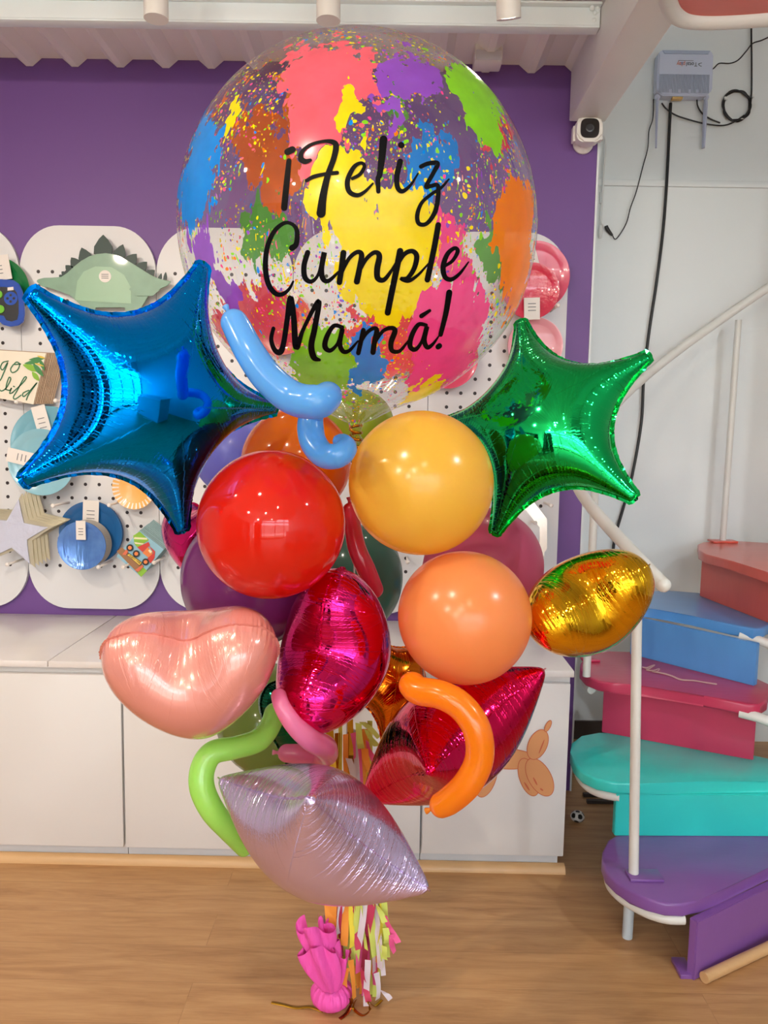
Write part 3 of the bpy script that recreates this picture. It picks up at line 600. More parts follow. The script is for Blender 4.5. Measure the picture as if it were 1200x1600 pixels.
tag(tubeo('cable_connector', [atY(939, 352, Yw-.01), atY(938.5, 362, Yw-.01), atY(938, 372, Yw-.01)], [.007, .009, .006], M_cw), 'white loose plug at bottom end of camera cable', 'plug')
cable('patch_cable', [(1034, 161), (1041, 170), (1056, 180), (1080, 188), (1105, 194), (1130, 196), (1148, 190), (1163, 180)], Yw, .003, M_cable, 'black cable sagging under router toward the coil', .02)
cable('adapter_cable', [(1089, 148), (1090, 165), (1098, 178), (1110, 186), (1125, 192)], Yw, .003, M_cable, 'short black cable dropping from right side of router', .014)
coil = []
for i in range(38):
    a = i/12*2*PI*1.0; rr = 21+math.sin(i*1.7)*1.6; coil.append((1151+math.cos(a)*rr, 165+math.sin(a)*rr*1.12))
cable('coiled_cable', coil, Yw, .003, M_cable, 'coil of black cable hanging on pale wall right of router', .012)
cable('drop_cable', [(1174, 20), (1174, 60), (1174.5, 100), (1174, 150), (1170, 172), (1160, 185)], Yw, .0035, M_cable, 'black cable coming straight down from red step into the coil')
cable('branch_cable', [(1110, 110), (1116, 106), (1124, 99), (1140, 99), (1153, 94), (1166, 80), (1176, 68), (1190, 63), (1205, 56)], Yw, .0025, M_cable, 'thin black cable rising from router to upper right')
for (x, y, l_) in ((1134, 154, 'left side'), (1175, 150, 'right side'), (1159, 184, 'bottom')):
    p = atY(x, y, Yw-.014); bm = bmesh.new(); box(bm, -.007, .007, -.006, .0115, -.006, .006, .002); o = ob('cable_clip', bm, M_cw, None, auto=.6); o.location = p; tag(o, 'white clip holding the cable coil at its '+l_, 'clip', 'cable clips')
# security camera
c = atY(918, 206, YW-.06); t = empty('security_camera', c, 'small white security camera with black face under the steel beam', 'camera')
R_ = 21/FPX*2.66
bm = bmesh.new(); prism(bm, [(math.copysign(abs(math.cos(a))**.6, math.cos(a))*R_*.9, math.copysign(abs(math.sin(a))**.6, math.sin(a))*R_*.9) for a in np.linspace(0, 2*PI, 33)[:-1]], -.03, .02); bmesh.ops.bevel(bm, geom=[e for e in bm.edges if abs(e.verts[0].co.y-e.verts[1].co.y) < 1e-6], offset=.006, segments=3, affect='EDGES'); ob('housing', bm, M_can, t, auto=.6)
bm = bmesh.new(); prism(bm, [(math.copysign(abs(math.cos(a))**.6, math.cos(a))*R_*.66, math.copysign(abs(math.sin(a))**.6, math.sin(a))*R_*.66) for a in np.linspace(0, 2*PI, 33)[:-1]], -.032, -.028); ob('face', bm, mat('camera_black', (14, 14, 16), .1, coat=1.), t, auto=.6)
bm = bmesh.new(); lathe(bm, [(.004, -.0325), (.012, -.034), (.014, -.032), (.015, -.03)], 24, axis='Y'); ob('lens', bm, mat('lens_grey', (60, 62, 66), .15), t, smooth=True)
bm = bmesh.new(); lathe(bm, [(.0001, .058), (.034, .058), (.034, .05), (.02, .03), (.018, .02)], 24, (0, 0, -.018), 'Y'); ob('base', bm, M_can, t, auto=.6)
bm = bmesh.new(); box(bm, -.047, -.037, .0, .03, -.03, .02, .003); box(bm, .04, .052, -.0, .03, -.025, .018, .003); ob('bracket', bm, M_can, t, auto=.6)
# junction box under the deck
c = atY(763, 84, YW-.12); t = empty('junction_box', c, 'white square junction box with round knockout fixed under corrugated ceiling', 'box')
bm = bmesh.new(); box(bm, -.045, .045, -.02, .06, -.03, .038, .006); ob('case', bm, M_can, t, auto=.6)
bm = bmesh.new(); tube(bm, [(-.014+math.cos(q_)*.012, -.0215, .02+math.sin(q_)*.012) for q_ in np.linspace(0, 2*PI, 25)], .0012, 6, False); ob('knockout', bm, mat('knockout_grey', (206, 206, 206), .4), t, smooth=True)
bm = bmesh.new(); box(bm, -.041, .041, -.023, -.02, -.029, .002, .001); strokes(bm, [[(-.03, -.002), (-.008, -.013), (-.03, -.024)], [(.03, -.002), (.008, -.013), (.03, -.024)]], .002, lambda x, y: Vector((x, -.0235, y))); ob('cover', bm, mat('cover_grey', (214, 212, 216), .35), t)
bm = bmesh.new(); tube(bm, [(.022, -.012, .03), (.028, -.02, .06), (.034, -.1, .075), (.036, -.25, .078)], .011, 12); ob('conduit', bm, M_can, t, auto=.9)
# ================================================================ SPIRAL STAIR
def wood(name, rgb): return mat(name, rgb, .32, var=.12, vscale=5, vstretch=(1, 3, 1), coat=.25, bump=.12, bscale=18)
ST = empty('spiral_staircase', (1.45, 2.15, 0), 'small spiral staircase with differently coloured wooden steps and white pipe handrail', 'staircase')
so = ST.location
M_pipe = mat('pipe_white', (224, 224, 218), .4, var=.08, vscale=14)
treads = [
 ('purple', (132, 86, 162), .185, [(941, 1330), (940, 1345), (946, 1362), (962, 1378), (985, 1392), (1010, 1404), (1040, 1412), (1068, 1413), (1092, 1406), (1125, 1392), (1200, 1352)], [(1.28, 2.0), (1.5, 2.13), (1.48, 2.2), (1.2, 2.11)], [(1000, 1303), (965, 1303), (950, 1312)]),
 ('teal', (48, 214, 206), .342, [(893, 1160), (891, 1175), (896, 1192), (910, 1207), (932, 1217), (962, 1223), (1000, 1224), (1100, 1221), (1200, 1219)], [(1.2, 2.065), (1.3, 2.1), (1.3, 2.18), (1.16, 2.24)], [(1180, 1181), (1060, 1160), (985, 1145), (935, 1144), (908, 1149)]),
 ('raspberry', (196, 50, 90), .53, [(907, 1035), (906, 1046), (915, 1056), (935, 1064), (960, 1068), (1000, 1070), (1100, 1087), (1170, 1101), (1188, 1101), (1199, 1094), (1200, 1084)], [(1.22, 2.36), (1.2, 2.45)], [(1060, 1034), (985, 1018), (950, 1017), (920, 1023)]),
 ('blue', (88, 156, 224), .70, [(985, 935), (988, 945), (1004, 950), (1030, 952), (1081, 962), (1143, 976), (1177, 983), (1192, 982), (1203, 974), (1207, 965)], [(1.42, 2.6)], [(1092, 926), (1040, 922), (1010, 924)]),
 ('coral', (226, 98, 82), .885, [(1090, 850), (1092, 859), (1101, 866), (1146, 877), (1200, 894), (1250, 910)], [(1.6, 2.45), (1.75, 2.9)], [(1230, 850), (1150, 845), (1112, 846), (1097, 847)])]
risers = {'purple': ([(1084, 1533), (1200, 1470)], 0., (.35, .2)), 'teal': ([(960, 1306), (1200, 1307)], .185, (.18, .01)), 'raspberry': ([(940, 1144), (1177, 1188)], .342, None), 'blue': ([(984, 1022), (1178, 1072)], .53, None), 'coral': ([(1093, 931), (1202, 974)], .70, (.3, -.3))}
for nm, col, z, pxs, ext, back in treads:
    m = wood('stair_'+nm, col)
    P = [tuple(atZ(x, y, z))[:2] for x, y in pxs]+ext+[tuple(atZ(x, y, z))[:2] for x, y in back]
    Q = [(p[0]-so.x, p[1]-so.y) for p in P]
    bm = bmesh.new(); slab(bm, Q, z-.034, z); es = [e for e in bm.edges if abs(e.verts[0].co.z-e.verts[1].co.z) < 1e-6]
    bmesh.ops.bevel(bm, geom=es, offset=.007, segments=4, affect='EDGES', profile=.5)
    o = ob('tread', bm, m, ST, auto=.7); o['label'] = nm+' wooden stair tread'
    rp, zb_, extr = risers[nm]
    a, b = atZ(*rp[0], zb_), atZ(*rp[1], zb_)
    if extr: d = (b-a).normalized(); b = b+d*.35
    d = (b-a); d.z = 0; d.normalize(); nrm = Vector((-d.y, d.x, 0))
    if nrm.y < 0: nrm = -nrm
    bm = bmesh.new(); vs = [bm.verts.new(Vector((p.x, p.y, zz))-so) for zz in (zb_, z-.034) for p in (a, b, b+nrm*.022, a+nrm*.022)]
    for f in ((3, 2, 1, 0), (4, 5, 6, 7), (0, 1, 5, 4), (1, 2, 6, 5), (2, 3, 7, 6), (3, 0, 4, 7)): bm.faces.new([vs[i] for i in f])
    bmesh.ops.bevel(bm, geom=bm.edges[:], offset=.002, segments=2, affect='EDGES')
    o = ob('riser', bm, m, ST, auto=.7); o['label'] = nm+' wooden stair riser'
    # supporting pipe under the outer end
    L = [Vector((*q_, z-.047)) for q_ in (Q[0:8] if nm == 'purple' else Q[0:6] if nm == 'teal' else Q[0:3])]
    cen = Vector((sum(q_[0] for q_ in Q)/len(Q), sum(q_[1] for q_ in Q)/len(Q), z-.046))
    L = [cen+(p-cen)*.92 for p in L]
    if nm in ('purple', 'teal', 'raspberry'): o = tubeo('support_pipe', L, .0135, M_pipe, ST, 5, 12); o['label'] = 'white bent pipe under tread'
m = wood('stair_purple', (132, 86, 162))
a = atZ(1084, 1533, 0)-so
bm = bmesh.new(); box(bm, a.x-.03, a.x+.004, a.y+.005, a.y+.07, 0, .012, .002); ob('foot_plate', bm, m, ST, auto=.6)
boxo('pole_plate', (-.03, .055, -.03, .02, .185, .193), m, ST, .002).location = Vector((.655, 1.865, 0))-Vector((so.x, so.y, 0))
# right hand end pipes (inner spiral)
for (x, y, z, x2, y2) in ((1196, 1004, .655, 0, 0), (1200, 1126, .485, 0, 0)):
    p = atZ(x, y, z)-so; tubeo('support_pipe', [p+Vector((-.07, .03, .012)), p+Vector((-.02, 0, .006)), p+Vector((.03, .0, -.02)), p+Vector((.07, .02, -.09))], .015, M_pipe, ST, 6, 12)
# floor standing leg and round oak bead
b = atZ(980, 1464, 0)-so
tubeo('leg', [b+Vector((0, 0, .0)), b+Vector((.001, 0, .14))], .0135, mat('pipe_blue_white', (196, 208, 214), .4), ST, sm=False)
M_bead = M_oaktrim
p0 = atZ(1096, 1533, 0)+Vector((.003, -.006, 0)); p1 = atZ(1200, 1484, 0)+Vector((.003, -.006, 0)); p1 = p1+(p1-p0)*1.2
tag(tubeo('oak_bead', [p0+Vector((0, 0, .0135)), p1+Vector((0, 0, .0135))], .0135, M_bead, None, sm=False, seg=18), 'pale round oak moulding lying on floor against purple riser', 'moulding')
# handrail + balusters
HR = [(.632, 1.74, .965), (.597, 1.86, 1.02), (.553, 2.1, 1.11), (.562, 2.32, 1.17), (.62, 2.52, 1.25), (.8, 2.75, 1.42), (1.05, 2.93, 1.61), (1.4, 2.99, 1.86), (1.75, 2.95, 2.1)]
tubeo('handrail', [Vector(p)-so for p in HR], .0165, M_pipe, ST, 10, 14)
bm = bmesh.new(); bmesh.ops.create_uvsphere(bm, u_segments=14, v_segments=8, radius=.0172, matrix=Matrix.Translation(Vector(HR[0])-so)); ob('end_cap', bm, M_pipe, ST, smooth=True)
pb = atZ(990, 1368, .185); pt = atY(1003, 890, pb.y)
tubeo('baluster', [Vector((pb.x, pb.y, .185))-so, Vector((pt.x-.012, pb.y, 1.012))-so], .0125, M_pipe, ST, sm=False)
pq = atY(928, 800, 2.42); tubeo('baluster', [Vector((pq.x, 2.42, .53))-so, Vector((pq.x, 2.42, 1.215))-so], .0125, M_pipe, ST, sm=False)
pr = atZ(1129, 847, .885); pr2 = atY(1154, 500, pr.y); tubeo('baluster', [pr-so, pr2-so], .0125, M_pipe, ST, sm=False)
boxo('pole_plate', (-.05, .05, -.03, .03, 0, .008), wood('stair_coral', (226, 98, 82)), ST, .002).location = pr-so
boxo('pole_plate', (-.03, .03, -.02, .02, 0, .008), wood('stair_raspberry', (196, 50, 90)), ST, .002).location = atZ(922, 1032, .53)-so
# upper tread overhead
z = 2.33
U = [tuple(atZ(x, y, z)-so)[:2] for x, y in [(1052, -8), (1056, 12), (1066, 22), (1085, 27), (1120, 27), (1200, 20), (1290, 10), (1290, -90), (1060, -90)]]
bm = bmesh.new(); slab(bm, U, z, z+.034); bmesh.ops.bevel(bm, geom=bm.edges[:], offset=.006, segments=2, affect='EDGES'); o = ob('tread', bm, wood('stair_coral', (226, 98, 82)), ST, auto=.7); o['label'] = 'coral red tread overhead'
L = [atZ(x, y, z-.0)-so for x, y in [(1038, -30), (1044, 2), (1054, 20), (1075, 30), (1120, 32), (1200, 27), (1290, 18)]]
o = tubeo('support_pipe', L, .021, M_pipe, ST, 8, 14)
tubeo('centre_column', [(.12, -.02, 0), (.12, -.02, 3.3)], .04, mat('column_black', (24, 24, 28), .4), ST, sm=False)
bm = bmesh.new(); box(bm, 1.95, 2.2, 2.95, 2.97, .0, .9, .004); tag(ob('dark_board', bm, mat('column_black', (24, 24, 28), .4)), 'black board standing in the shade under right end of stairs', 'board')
# scribble on the raspberry tread
bm = bmesh.new(); sx = lambda pl: [(860+x/3.53, 780+y/3.53, w/3.53) for x, y, w in pl]
strokes(bm, [sx([(508, 925, 5), (530, 930, 7), (560, 918, 6), (575, 915, 6), (545, 935, 7), (530, 942, 8), (565, 945, 6), (600, 935, 5), (590, 950, 5), (560, 950, 5), (620, 960, 8), (670, 975, 8), (720, 995, 9), (790, 1000, 7), (850, 1010, 7), (915, 1020, 9)])], 1, lambda x, y: atZ(x, y, .5308)-so)
ob('chalk_scribble', bm, mat('chalk', (232, 190, 178), .7), ST, smooth='keep')
# toy football on the floor under the teal step
p = atZ(902, 1284, 0); t = tag(None or bpy.data.objects.new('toy_football', None), 'tiny black and white toy football on floor between cabinet and stairs', 'ball'); C.objects.link(t); t.location = p+Vector((0, 0, .019))
bm = bmesh.new(); bmesh.ops.create_icosphere(bm, subdivisions=4, radius=.0235, matrix=Matrix.Diagonal((1, 1, .8, 1)))
ico = [Vector(v) for v in [(0, 1, 1.618), (0, -1, 1.618), (0, 1, -1.618), (0, -1, -1.618), (1, 1.618, 0), (-1, 1.618, 0), (1, -1.618, 0), (-1, -1.618, 0), (1.618, 0, 1), (-1.618, 0, 1), (1.618, 0, -1), (-1.618, 0, -1)]]
rt = Matrix.Rotation(.5, 3, 'X') @ Matrix.Rotation(.4, 3, 'Z')
o = ob('ball', bm, [mat('ball_white', (214, 214, 214), .35), mat('ball_black', (18, 18, 20), .35)], t, smooth=True)
for f in o.data.polygons:
    n_ = (rt @ f.center).normalized()
    if max(n_.dot(v.normalized()) for v in ico) > .93: f.material_index = 1

# ================================================================ FOIL BALLOONS
def star_outline(n, rt, rv, tipw=.012, seg=40, rot=math.pi/2):
    pts=[]
    for k in range(n):
        a0=rot+2*math.pi*k/n; a1=rot+2*math.pi*(k+1)/n; am=(a0+a1)/2
        T0=np.array([math.cos(a0),math.sin(a0)])*rt; T1=np.array([math.cos(a1),math.sin(a1)])*rt
        V=np.array([math.cos(am),math.sin(am)])*rv
        n0=np.array([-math.sin(a0),math.cos(a0)])*tipw; n1=np.array([math.sin(a1),-math.cos(a1)])*tipw
        P0=T0+n0; P2=T1+n1; P1=2*V-(P0+P2)/2
        pts.append(T0*1.01)
        for i in range(seg+1):
            t=i/seg; pts.append((1-t)**2*P0+2*t*(1-t)*P1+t*t*P2)
    return np.array(pts)
def heart_outline(s, n=220):
    t=np.linspace(0,2*math.pi,n,endpoint=False)
    x=16*np.sin(t)**3; y=13*np.cos(t)-5*np.cos(2*t)-2*np.cos(3*t)-np.cos(4*t)
    return np.stack([x,y+2],1)/17*s
def fat_heart(s):
    R=[(0,-1.02),(.2,-.86),(.48,-.6),(.78,-.26),(.97,.12),(1.0,.45),(.86,.74),(.58,.88),(.32,.87),(.12,.80),(0,.745)]
    P=np.array(R+[(-x,y) for x,y in R[::-1][1:-1]]); n=len(P); out=[]
    for i in range(n):
        a,b,c,d=P[i-1],P[i],P[(i+1)%n],P[(i+2)%n]
        for j in range(10):
            t=j/10; out.append(.5*((2*b)+(c-a)*t+(2*a-5*b+4*c-d)*t*t+(3*b-a-3*c+d)*t**3))
    return np.array(out)*s
def resample(P,h):
    Q=np.vstack([P,P[:1]]); d=np.r_[0,np.cumsum(np.hypot(*np.diff(Q,axis=0).T))]
    n=max(12,int(round(d[-1]/h))); s=np.linspace(0,d[-1],n,endpoint=False)
    return np.stack([np.interp(s,d,Q[:,0]),np.interp(s,d,Q[:,1])],1)
def inside(P,pts):
    x,y=pts[:,0],pts[:,1]; c=np.zeros(len(pts),bool); n=len(P)
    for i in range(n):
        x0,y0=P[i];x1,y1=P[(i+1)%n]
        m=((y0>y)!=(y1>y))
        xx=(x1-x0)*(y-y0)/((y1-y0) if y1!=y0 else 1e-9)+x0
        c^=m&(x<xx)
    return c
def inflate(P, h=.006, iters=500, sub=6, press=1., bend=.15, seed=0, comp=.12):
    B=resample(P,h); nb=len(B)
    mn,mx=B.min(0),B.max(0); G=[]
    r=0; y=mn[1]
    while y<mx[1]:
        xs=np.arange(mn[0]+(r%2)*h/2,mx[0],h); G.append(np.stack([xs,np.full_like(xs,y)],1)); y+=h*.866; r+=1
    G=np.vstack(G); G=G[inside(B,G)]
    dm=np.min(np.hypot(G[:,None,0]-B[None,:,0],G[:,None,1]-B[None,:,1]),1); G=G[dm>h*.6]
    A=np.vstack([B,G]); 
    vo,_,fo,*_r=delaunay_2d_cdt([Vector(p) for p in A],[(i,(i+1)%nb) for i in range(nb)],[],1,1e-7)
    A=np.array([[v[0],v[1]] for v in vo]); F=np.array([f[:] for f in fo]); N=len(A)
    # orient ccw
    a,b,c=A[F[:,0]],A[F[:,1]],A[F[:,2]]
    cr=(b[:,0]-a[:,0])*(c[:,1]-a[:,1])-(b[:,1]-a[:,1])*(c[:,0]-a[:,0])
    F[cr<0]=F[cr<0][:,::-1]; F=F[np.abs(cr)>1e-9]
    rng=np.random.RandomState(seed)
    db=np.min(np.hypot(A[:,None,0]-B[None,:,0],A[:,None,1]-B[None,:,1]),1)
    inner=np.where(np.arange(N)>=nb)[0]
    back=np.arange(N); back[nb:]=N+np.arange(N-nb)
    z=np.minimum(db,.03)*.5
    X=np.zeros((N+N-nb,3)); X[:N,:2]=A; X[:N,2]=z; X[:nb,2]=0; X[N:,:2]=A[nb:]; X[N:,2]=-z[nb:]
    X+=rng.randn(*X.shape)*h*.02
    FA=np.vstack([F,back[F][:,::-1]])
    E=np.vstack([FA[:,[0,1]],FA[:,[1,2]],FA[:,[2,0]]]); E.sort(1); E=np.unique(E,axis=0)
    X0=X.copy();X0[:,2]=0
    L=np.linalg.norm(X0[E[:,0]]-X0[E[:,1]],axis=1)
    # bending pairs
    d={}
    BP=[]
    for f in FA:
        for i in range(3):
            k=(min(f[i],f[(i+1)%3]),max(f[i],f[(i+1)%3])); o=f[(i+2)%3]
            if k in d: BP.append((d[k],o))
            else: d[k]=o
    BP=np.array(BP); LB=np.linalg.norm(X0[BP[:,0]]-X0[BP[:,1]],axis=1)
    kk=LB>1e-4; BP=BP[kk]; LB=LB[kk]
    nv=len(X)
    deg=np.bincount(E.ravel(),minlength=nv).astype(float)
    i0,i1=E[:,0],E[:,1]; b0,b1=BP[:,0],BP[:,1]
    degb=np.maximum(1,np.bincount(BP.ravel(),minlength=nv)).astype(float)
    idx=np.concatenate([i0,i1]); idb=np.concatenate([b0,b1])
    Xp=X.copy()
    for it in range(iters):
        v=(X-Xp)*.93; Xp=X.copy()
        n=np.cross(X[FA[:,1]]-X[FA[:,0]],X[FA[:,2]]-X[FA[:,0]])
        f=np.zeros_like(X)
        for k in range(3):
            for c in range(3): f[:,c]+=np.bincount(FA[:,k],n[:,c],minlength=nv)
        X=X+v+f*press*(h/.006)**-1*.25
        for s in range(sub):
            D=X[i1]-X[i0]; l=np.linalg.norm(D,axis=1); 
            k=np.where(l>L,1.,comp)
            g=(D*((l-L)/l*k*.5)[:,None]); w=np.concatenate([g,-g])
            for c in range(3): X[:,c]+=np.bincount(idx,w[:,c],minlength=nv)/deg*1.7
        if bend:
            D=X[b1]-X[b0]; l=np.linalg.norm(D,axis=1)
            g=(D*(np.minimum(l-LB*.97,0)/l*.5*bend)[:,None]); w=np.concatenate([g,-g])
            for c in range(3): X[:,c]+=np.bincount(idb,w[:,c],minlength=nv)/degb
    l=np.linalg.norm(X[i1]-X[i0],axis=1)
    return X,FA,nb,(l/L)
def fin(P, iters, **kw):
    X, F, nb, r = inflate(P, h=.005, iters=iters, press=.6, bend=.04, **kw)
    B0 = resample(P, .005); rest = r
    return X, F, nb
def subdivide(X, F):
    nv = len(X); E = np.vstack([F[:, [0, 1]], F[:, [1, 2]], F[:, [2, 0]]]); O = np.r_[F[:, 2], F[:, 0], F[:, 1]]; E = np.sort(E, 1)
    U, inv, cnt = np.unique(E, axis=0, return_inverse=True, return_counts=True); inv = inv.ravel()
    opp = np.zeros((len(U), 3)); np.add.at(opp, inv, X[O])
    M = (X[U[:, 0]]+X[U[:, 1]])*.5; k2 = cnt == 2
    M[k2] = (X[U[k2, 0]]+X[U[k2, 1]])*.375+opp[k2]*.125
    sm = np.zeros_like(X); dg = np.zeros(nv); np.add.at(sm, U[:, 0], X[U[:, 1]]); np.add.at(sm, U[:, 1], X[U[:, 0]]); np.add.at(dg, U.ravel(), 1)
    b = 3/(8*np.maximum(dg, 3)); V = X*(1-dg*b)[:, None]+sm*b[:, None]
    n = len(F); a, bb, c = inv[:n]+nv, inv[n:2*n]+nv, inv[2*n:]+nv
    return np.vstack([V, M]), np.vstack([np.c_[F[:, 0], a, c], np.c_[a, F[:, 1], bb], np.c_[c, bb, F[:, 2]], np.c_[a, bb, c]])
def foil_mesh(name, X, F, nb, s=1., zs=1.):
    X = X*np.array([s, s, s*zs]); B = X[:nb].copy(); X, F = subdivide(X, F)
    al = np.r_[0, np.cumsum(np.linalg.norm(np.diff(B, axis=0), axis=1))]
    D = np.empty(len(X)); U = np.empty(len(X))
    for i in range(0, len(X), 2000):
        d = np.linalg.norm(X[i:i+2000, None, :2]-B[None, :, :2], axis=2); j = d.argmin(1); D[i:i+2000] = np.hypot(d[np.arange(len(j)), j], X[i:i+2000, 2]*.6); U[i:i+2000] = al[j]
    me = bpy.data.meshes.new(name); me.from_pydata(X.tolist(), [], F.tolist())
    uv = me.uv_layers.new(name='seam'); li = np.empty(len(me.loops), dtype=np.int32); me.loops.foreach_get('vertex_index', li)
    uv.data.foreach_set('uv', np.stack([U[li], D[li]], 1).ravel().astype(np.float32))
    me.polygons.foreach_set('use_smooth', [True]*len(me.polygons))
    # seam strip
    rng = np.random.RandomState(4)
    nxt = np.roll(B, -1, 0)-np.roll(B, 1, 0); nrm = np.stack([nxt[:, 1], -nxt[:, 0]], 1); nrm /= np.linalg.norm(nrm, axis=1)[:, None]+1e-9
    out = B.copy(); out[:, :2] += nrm*(.0055*s+rng.randn(nb, 1)*.0003); out[:, 2] += np.sin(np.arange(nb)*.9)*.0006+rng.randn(nb)*.0003
    inn = B.copy(); inn[:, :2] -= nrm*.001
    V = np.vstack([inn, out]); ff = [(i, (i+1) % nb, nb+(i+1) % nb, nb+i) for i in range(nb)]
    ms = bpy.data.meshes.new(name+'_seam'); ms.from_pydata(V.tolist(), [], ff); ms.uv_layers.new(name='seam')
    return me, ms
def foil_balloon(name, mesh, m, R, loc, label, group='foil balloons', cat='balloon', f=1.):
    me, ms = mesh; me = me.copy(); ms = ms.copy(); cp = Vector(CP); loc = cp+(Vector(loc)-cp)*f
    for q in (me, ms): q.transform(Matrix.Diagonal((f, f, f, 1))); me.materials.append(m); ms.materials.append(m)
    o = bpy.data.objects.new(name, me); C.objects.link(o)
    q = bpy.data.objects.new('seam', ms); C.objects.link(q); q.parent = o
    rot_to(o, R, loc); return tag(o, label, cat, group)
SA = fin(star_outline(5, .25, .17), 260); SQ = fin(star_outline(4, .25, .180), 320); SH = fin(fat_heart(.2), 260)
mA = foil_mesh('five_star', *SA, zs=1.12); mQl = foil_mesh('four_star', *SQ, s=.88, zs=1.22); mQr = foil_mesh('four_star', *SQ, s=.85, zs=1.15)
F_blue = foil('foil_blue', (0, 146, 255), .05, wr=.45); F_green = foil('foil_green', (28, 204, 108), .05, wr=.4)
F_lilac = foil('foil_lilac', (216, 198, 238), .2, .86, wr=.8, fine=.6); F_red = foil('foil_magenta_red', (226, 24, 84), .08, wr=.6)
F_gold = foil('foil_gold', (244, 184, 34), .06, wr=.6); F_mag = foil('foil_magenta', (226, 36, 120), .07, wr=.55)
F_pink = foil('foil_satin_pink', (224, 148, 136), .22, .25, wr=.45, coat=.6); F_or = foil('foil_copper', (206, 104, 20), .12, wr=1.); F_dg = foil('foil_dark_green', (20, 90, 66), .12, wr=1.2)
foil_balloon('star_balloon', mA, F_blue, [[0.7019, 0.3408, 0.6255], [0.6267, 0.122, -0.7697], [-0.3386, 0.9322, -0.1279]], (-0.3999, 1.2904, 1.3505), 'shiny blue foil star balloon at left in front of pegboard', f=.95)
foil_balloon('star_balloon', mA, F_green, [[0.8772, -0.156, -0.454], [-0.3741, 0.3704, -0.8502], [0.3008, 0.9157, 0.2666]], (0.3103, 1.5797, 1.3211), 'shiny green foil star balloon right of yellow balloon')
foil_balloon('star_balloon', mQl, F_lilac, [[0.0074, -0.9062, 0.4227], [0.7485, 0.2853, 0.5986], [-0.6631, 0.3119, 0.6804]], (-0.1131, 1.299, 0.5924), 'pale lilac satin foil star balloon, lowest of the bunch', f=.93)
foil_balloon('star_balloon', mQr, F_red, [[0.2367, -0.7585, -0.6072], [0.9641, 0.1061, 0.2433], [-0.1201, -0.643, 0.7564]], (0.1173, 1.3119, 0.7683), 'magenta red foil star balloon below the peach balloon', f=1.06)
mH = {s_: foil_mesh('heart', *SH, s=s_, zs=z_) for s_, z_ in ((.78, 1.6), (.735, 1.42), (.69, 1.48))}
foil_balloon('heart_balloon', mH[.78], F_pink, rframe((.1, -.75, -.6), (0, -.8, .6)), atY(309, 1052, 1.25), 'matte rose pink foil heart balloon at left above green twist balloon')
foil_balloon('heart_balloon', mH[.735], F_mag, rframe((.92, -.28, -.1), (.3, -.9, .2)), atY(526, 1018, 1.25), 'shiny magenta foil heart balloon seen edge on below red balloon', f=1.1)
foil_balloon('heart_balloon', mH[.69], F_gold, rframe((.5, -.4, -.8), (.1, -.9, .1)), atY(912, 947, 1.4), 'shiny gold foil heart balloon at far right of the bunch')
foil_balloon('heart_balloon', mH[.69], F_mag, rframe((-.5, -.8, .1), (-.3, 0, 1)), atY(330, 850, 1.72), 'magenta foil heart balloon peeking out between blue star and purple balloon')
mA2 = foil_mesh('small_star', *SA, s=.5); mH2 = foil_mesh('small_heart', *SH, s=.5, zs=1.4)
foil_balloon('star_balloon', mA2, F_or, rframe((.2, -.9, .3), (-.5, 0, 1)), atY(612, 1066, 1.5), 'copper orange foil star balloon mostly hidden behind the magenta heart', f=1.13)
foil_balloon('heart_balloon', mH2, F_dg, rframe((.6, -.7, .1), (.3, 0, 1)), atY(462, 1125, 1.54), 'dark green foil balloon hidden behind the pink twist balloon')
# ================================================================ LATEX BALLOONS
def latex_balloon(px, py, rx, ry, Y, m, label, rot=0., tail=(0, 0, -1), seed=0):
    c = atY(px, py, Y); v = ray(px, py); dist = (c-Vector(CP)).length; R = rx/FPX*Y*1.0/np.sqrt(1)*.985; Rz = R*ry/rx
    bm = bmesh.new(); n1, n2 = 64, 48
    prof = [(1e-4, Rz*1.0)]
    for i in range(1, n2):
        a = PI*i/n2; r = math.sin(a)*R*(1-.035*(1-math.cos(a))); z = math.cos(a)*Rz
        prof.append((r, z-(.10*Rz*math.exp(-((PI-a)/.30)**2))))
    prof.append((R*.05, -Rz*1.12))
    lathe(bm, prof, n1)
    o = ob('latex_balloon', bm, m, None, smooth=True); o.location = c
    o.rotation_euler = Vector(tail).normalized().to_track_quat('-Z', 'Y').to_euler()
    bm = bmesh.new(); lathe(bm, [(R*.05, -Rz*1.115), (R*.075, -Rz*1.14), (R*.04, -Rz*1.165), (R*.055, -Rz*1.2), (R*.09, -Rz*1.235), (R*.08, -Rz*1.24)], 20); ob('knot', bm, m, o, smooth=True)
    return tag(o, label, 'balloon', 'round latex balloons')
L_red = latex('latex_red', (238, 44, 24), .06, .08); L_yel = latex('latex_yellow', (255, 210, 84), .2, .03, 0, coat=.45, cr=.22); L_pea = latex('latex_peach', (255, 168, 100), .22, .02, 0, coat=.5, cr=.3)
L_ora = latex('latex_orange', (240, 130, 16), .12, .2); L_pur = latex('latex_purple', (146, 64, 138), .16, .1); L_mau = latex('latex_mauve', (216, 100, 138), .3, .06, coat=.2)
L_tea = latex('latex_teal', (94, 142, 128), .14, .2); L_per = latex('latex_periwinkle', (130, 138, 226), .3, .1, coat=.2); L_lim = latex('latex_lime', (176, 196, 60), .12, .25); L_oli = latex('latex_olive', (136, 158, 84), .12, .3)
latex_balloon(426, 820, 123, 116, 1.27, L_red, 'glossy red round balloon in the middle left of the bunch', tail=(.5, .8, -.3))
latex_balloon(656, 755, 118, 117, 1.31, L_yel, 'yellow round balloon directly below the clear balloon', tail=(-.4, .9, -.1))
latex_balloon(724, 963, 110, 110, 1.29, L_pea, 'peach orange pearl round balloon in centre right of bunch', tail=(-.5, .8, .2))
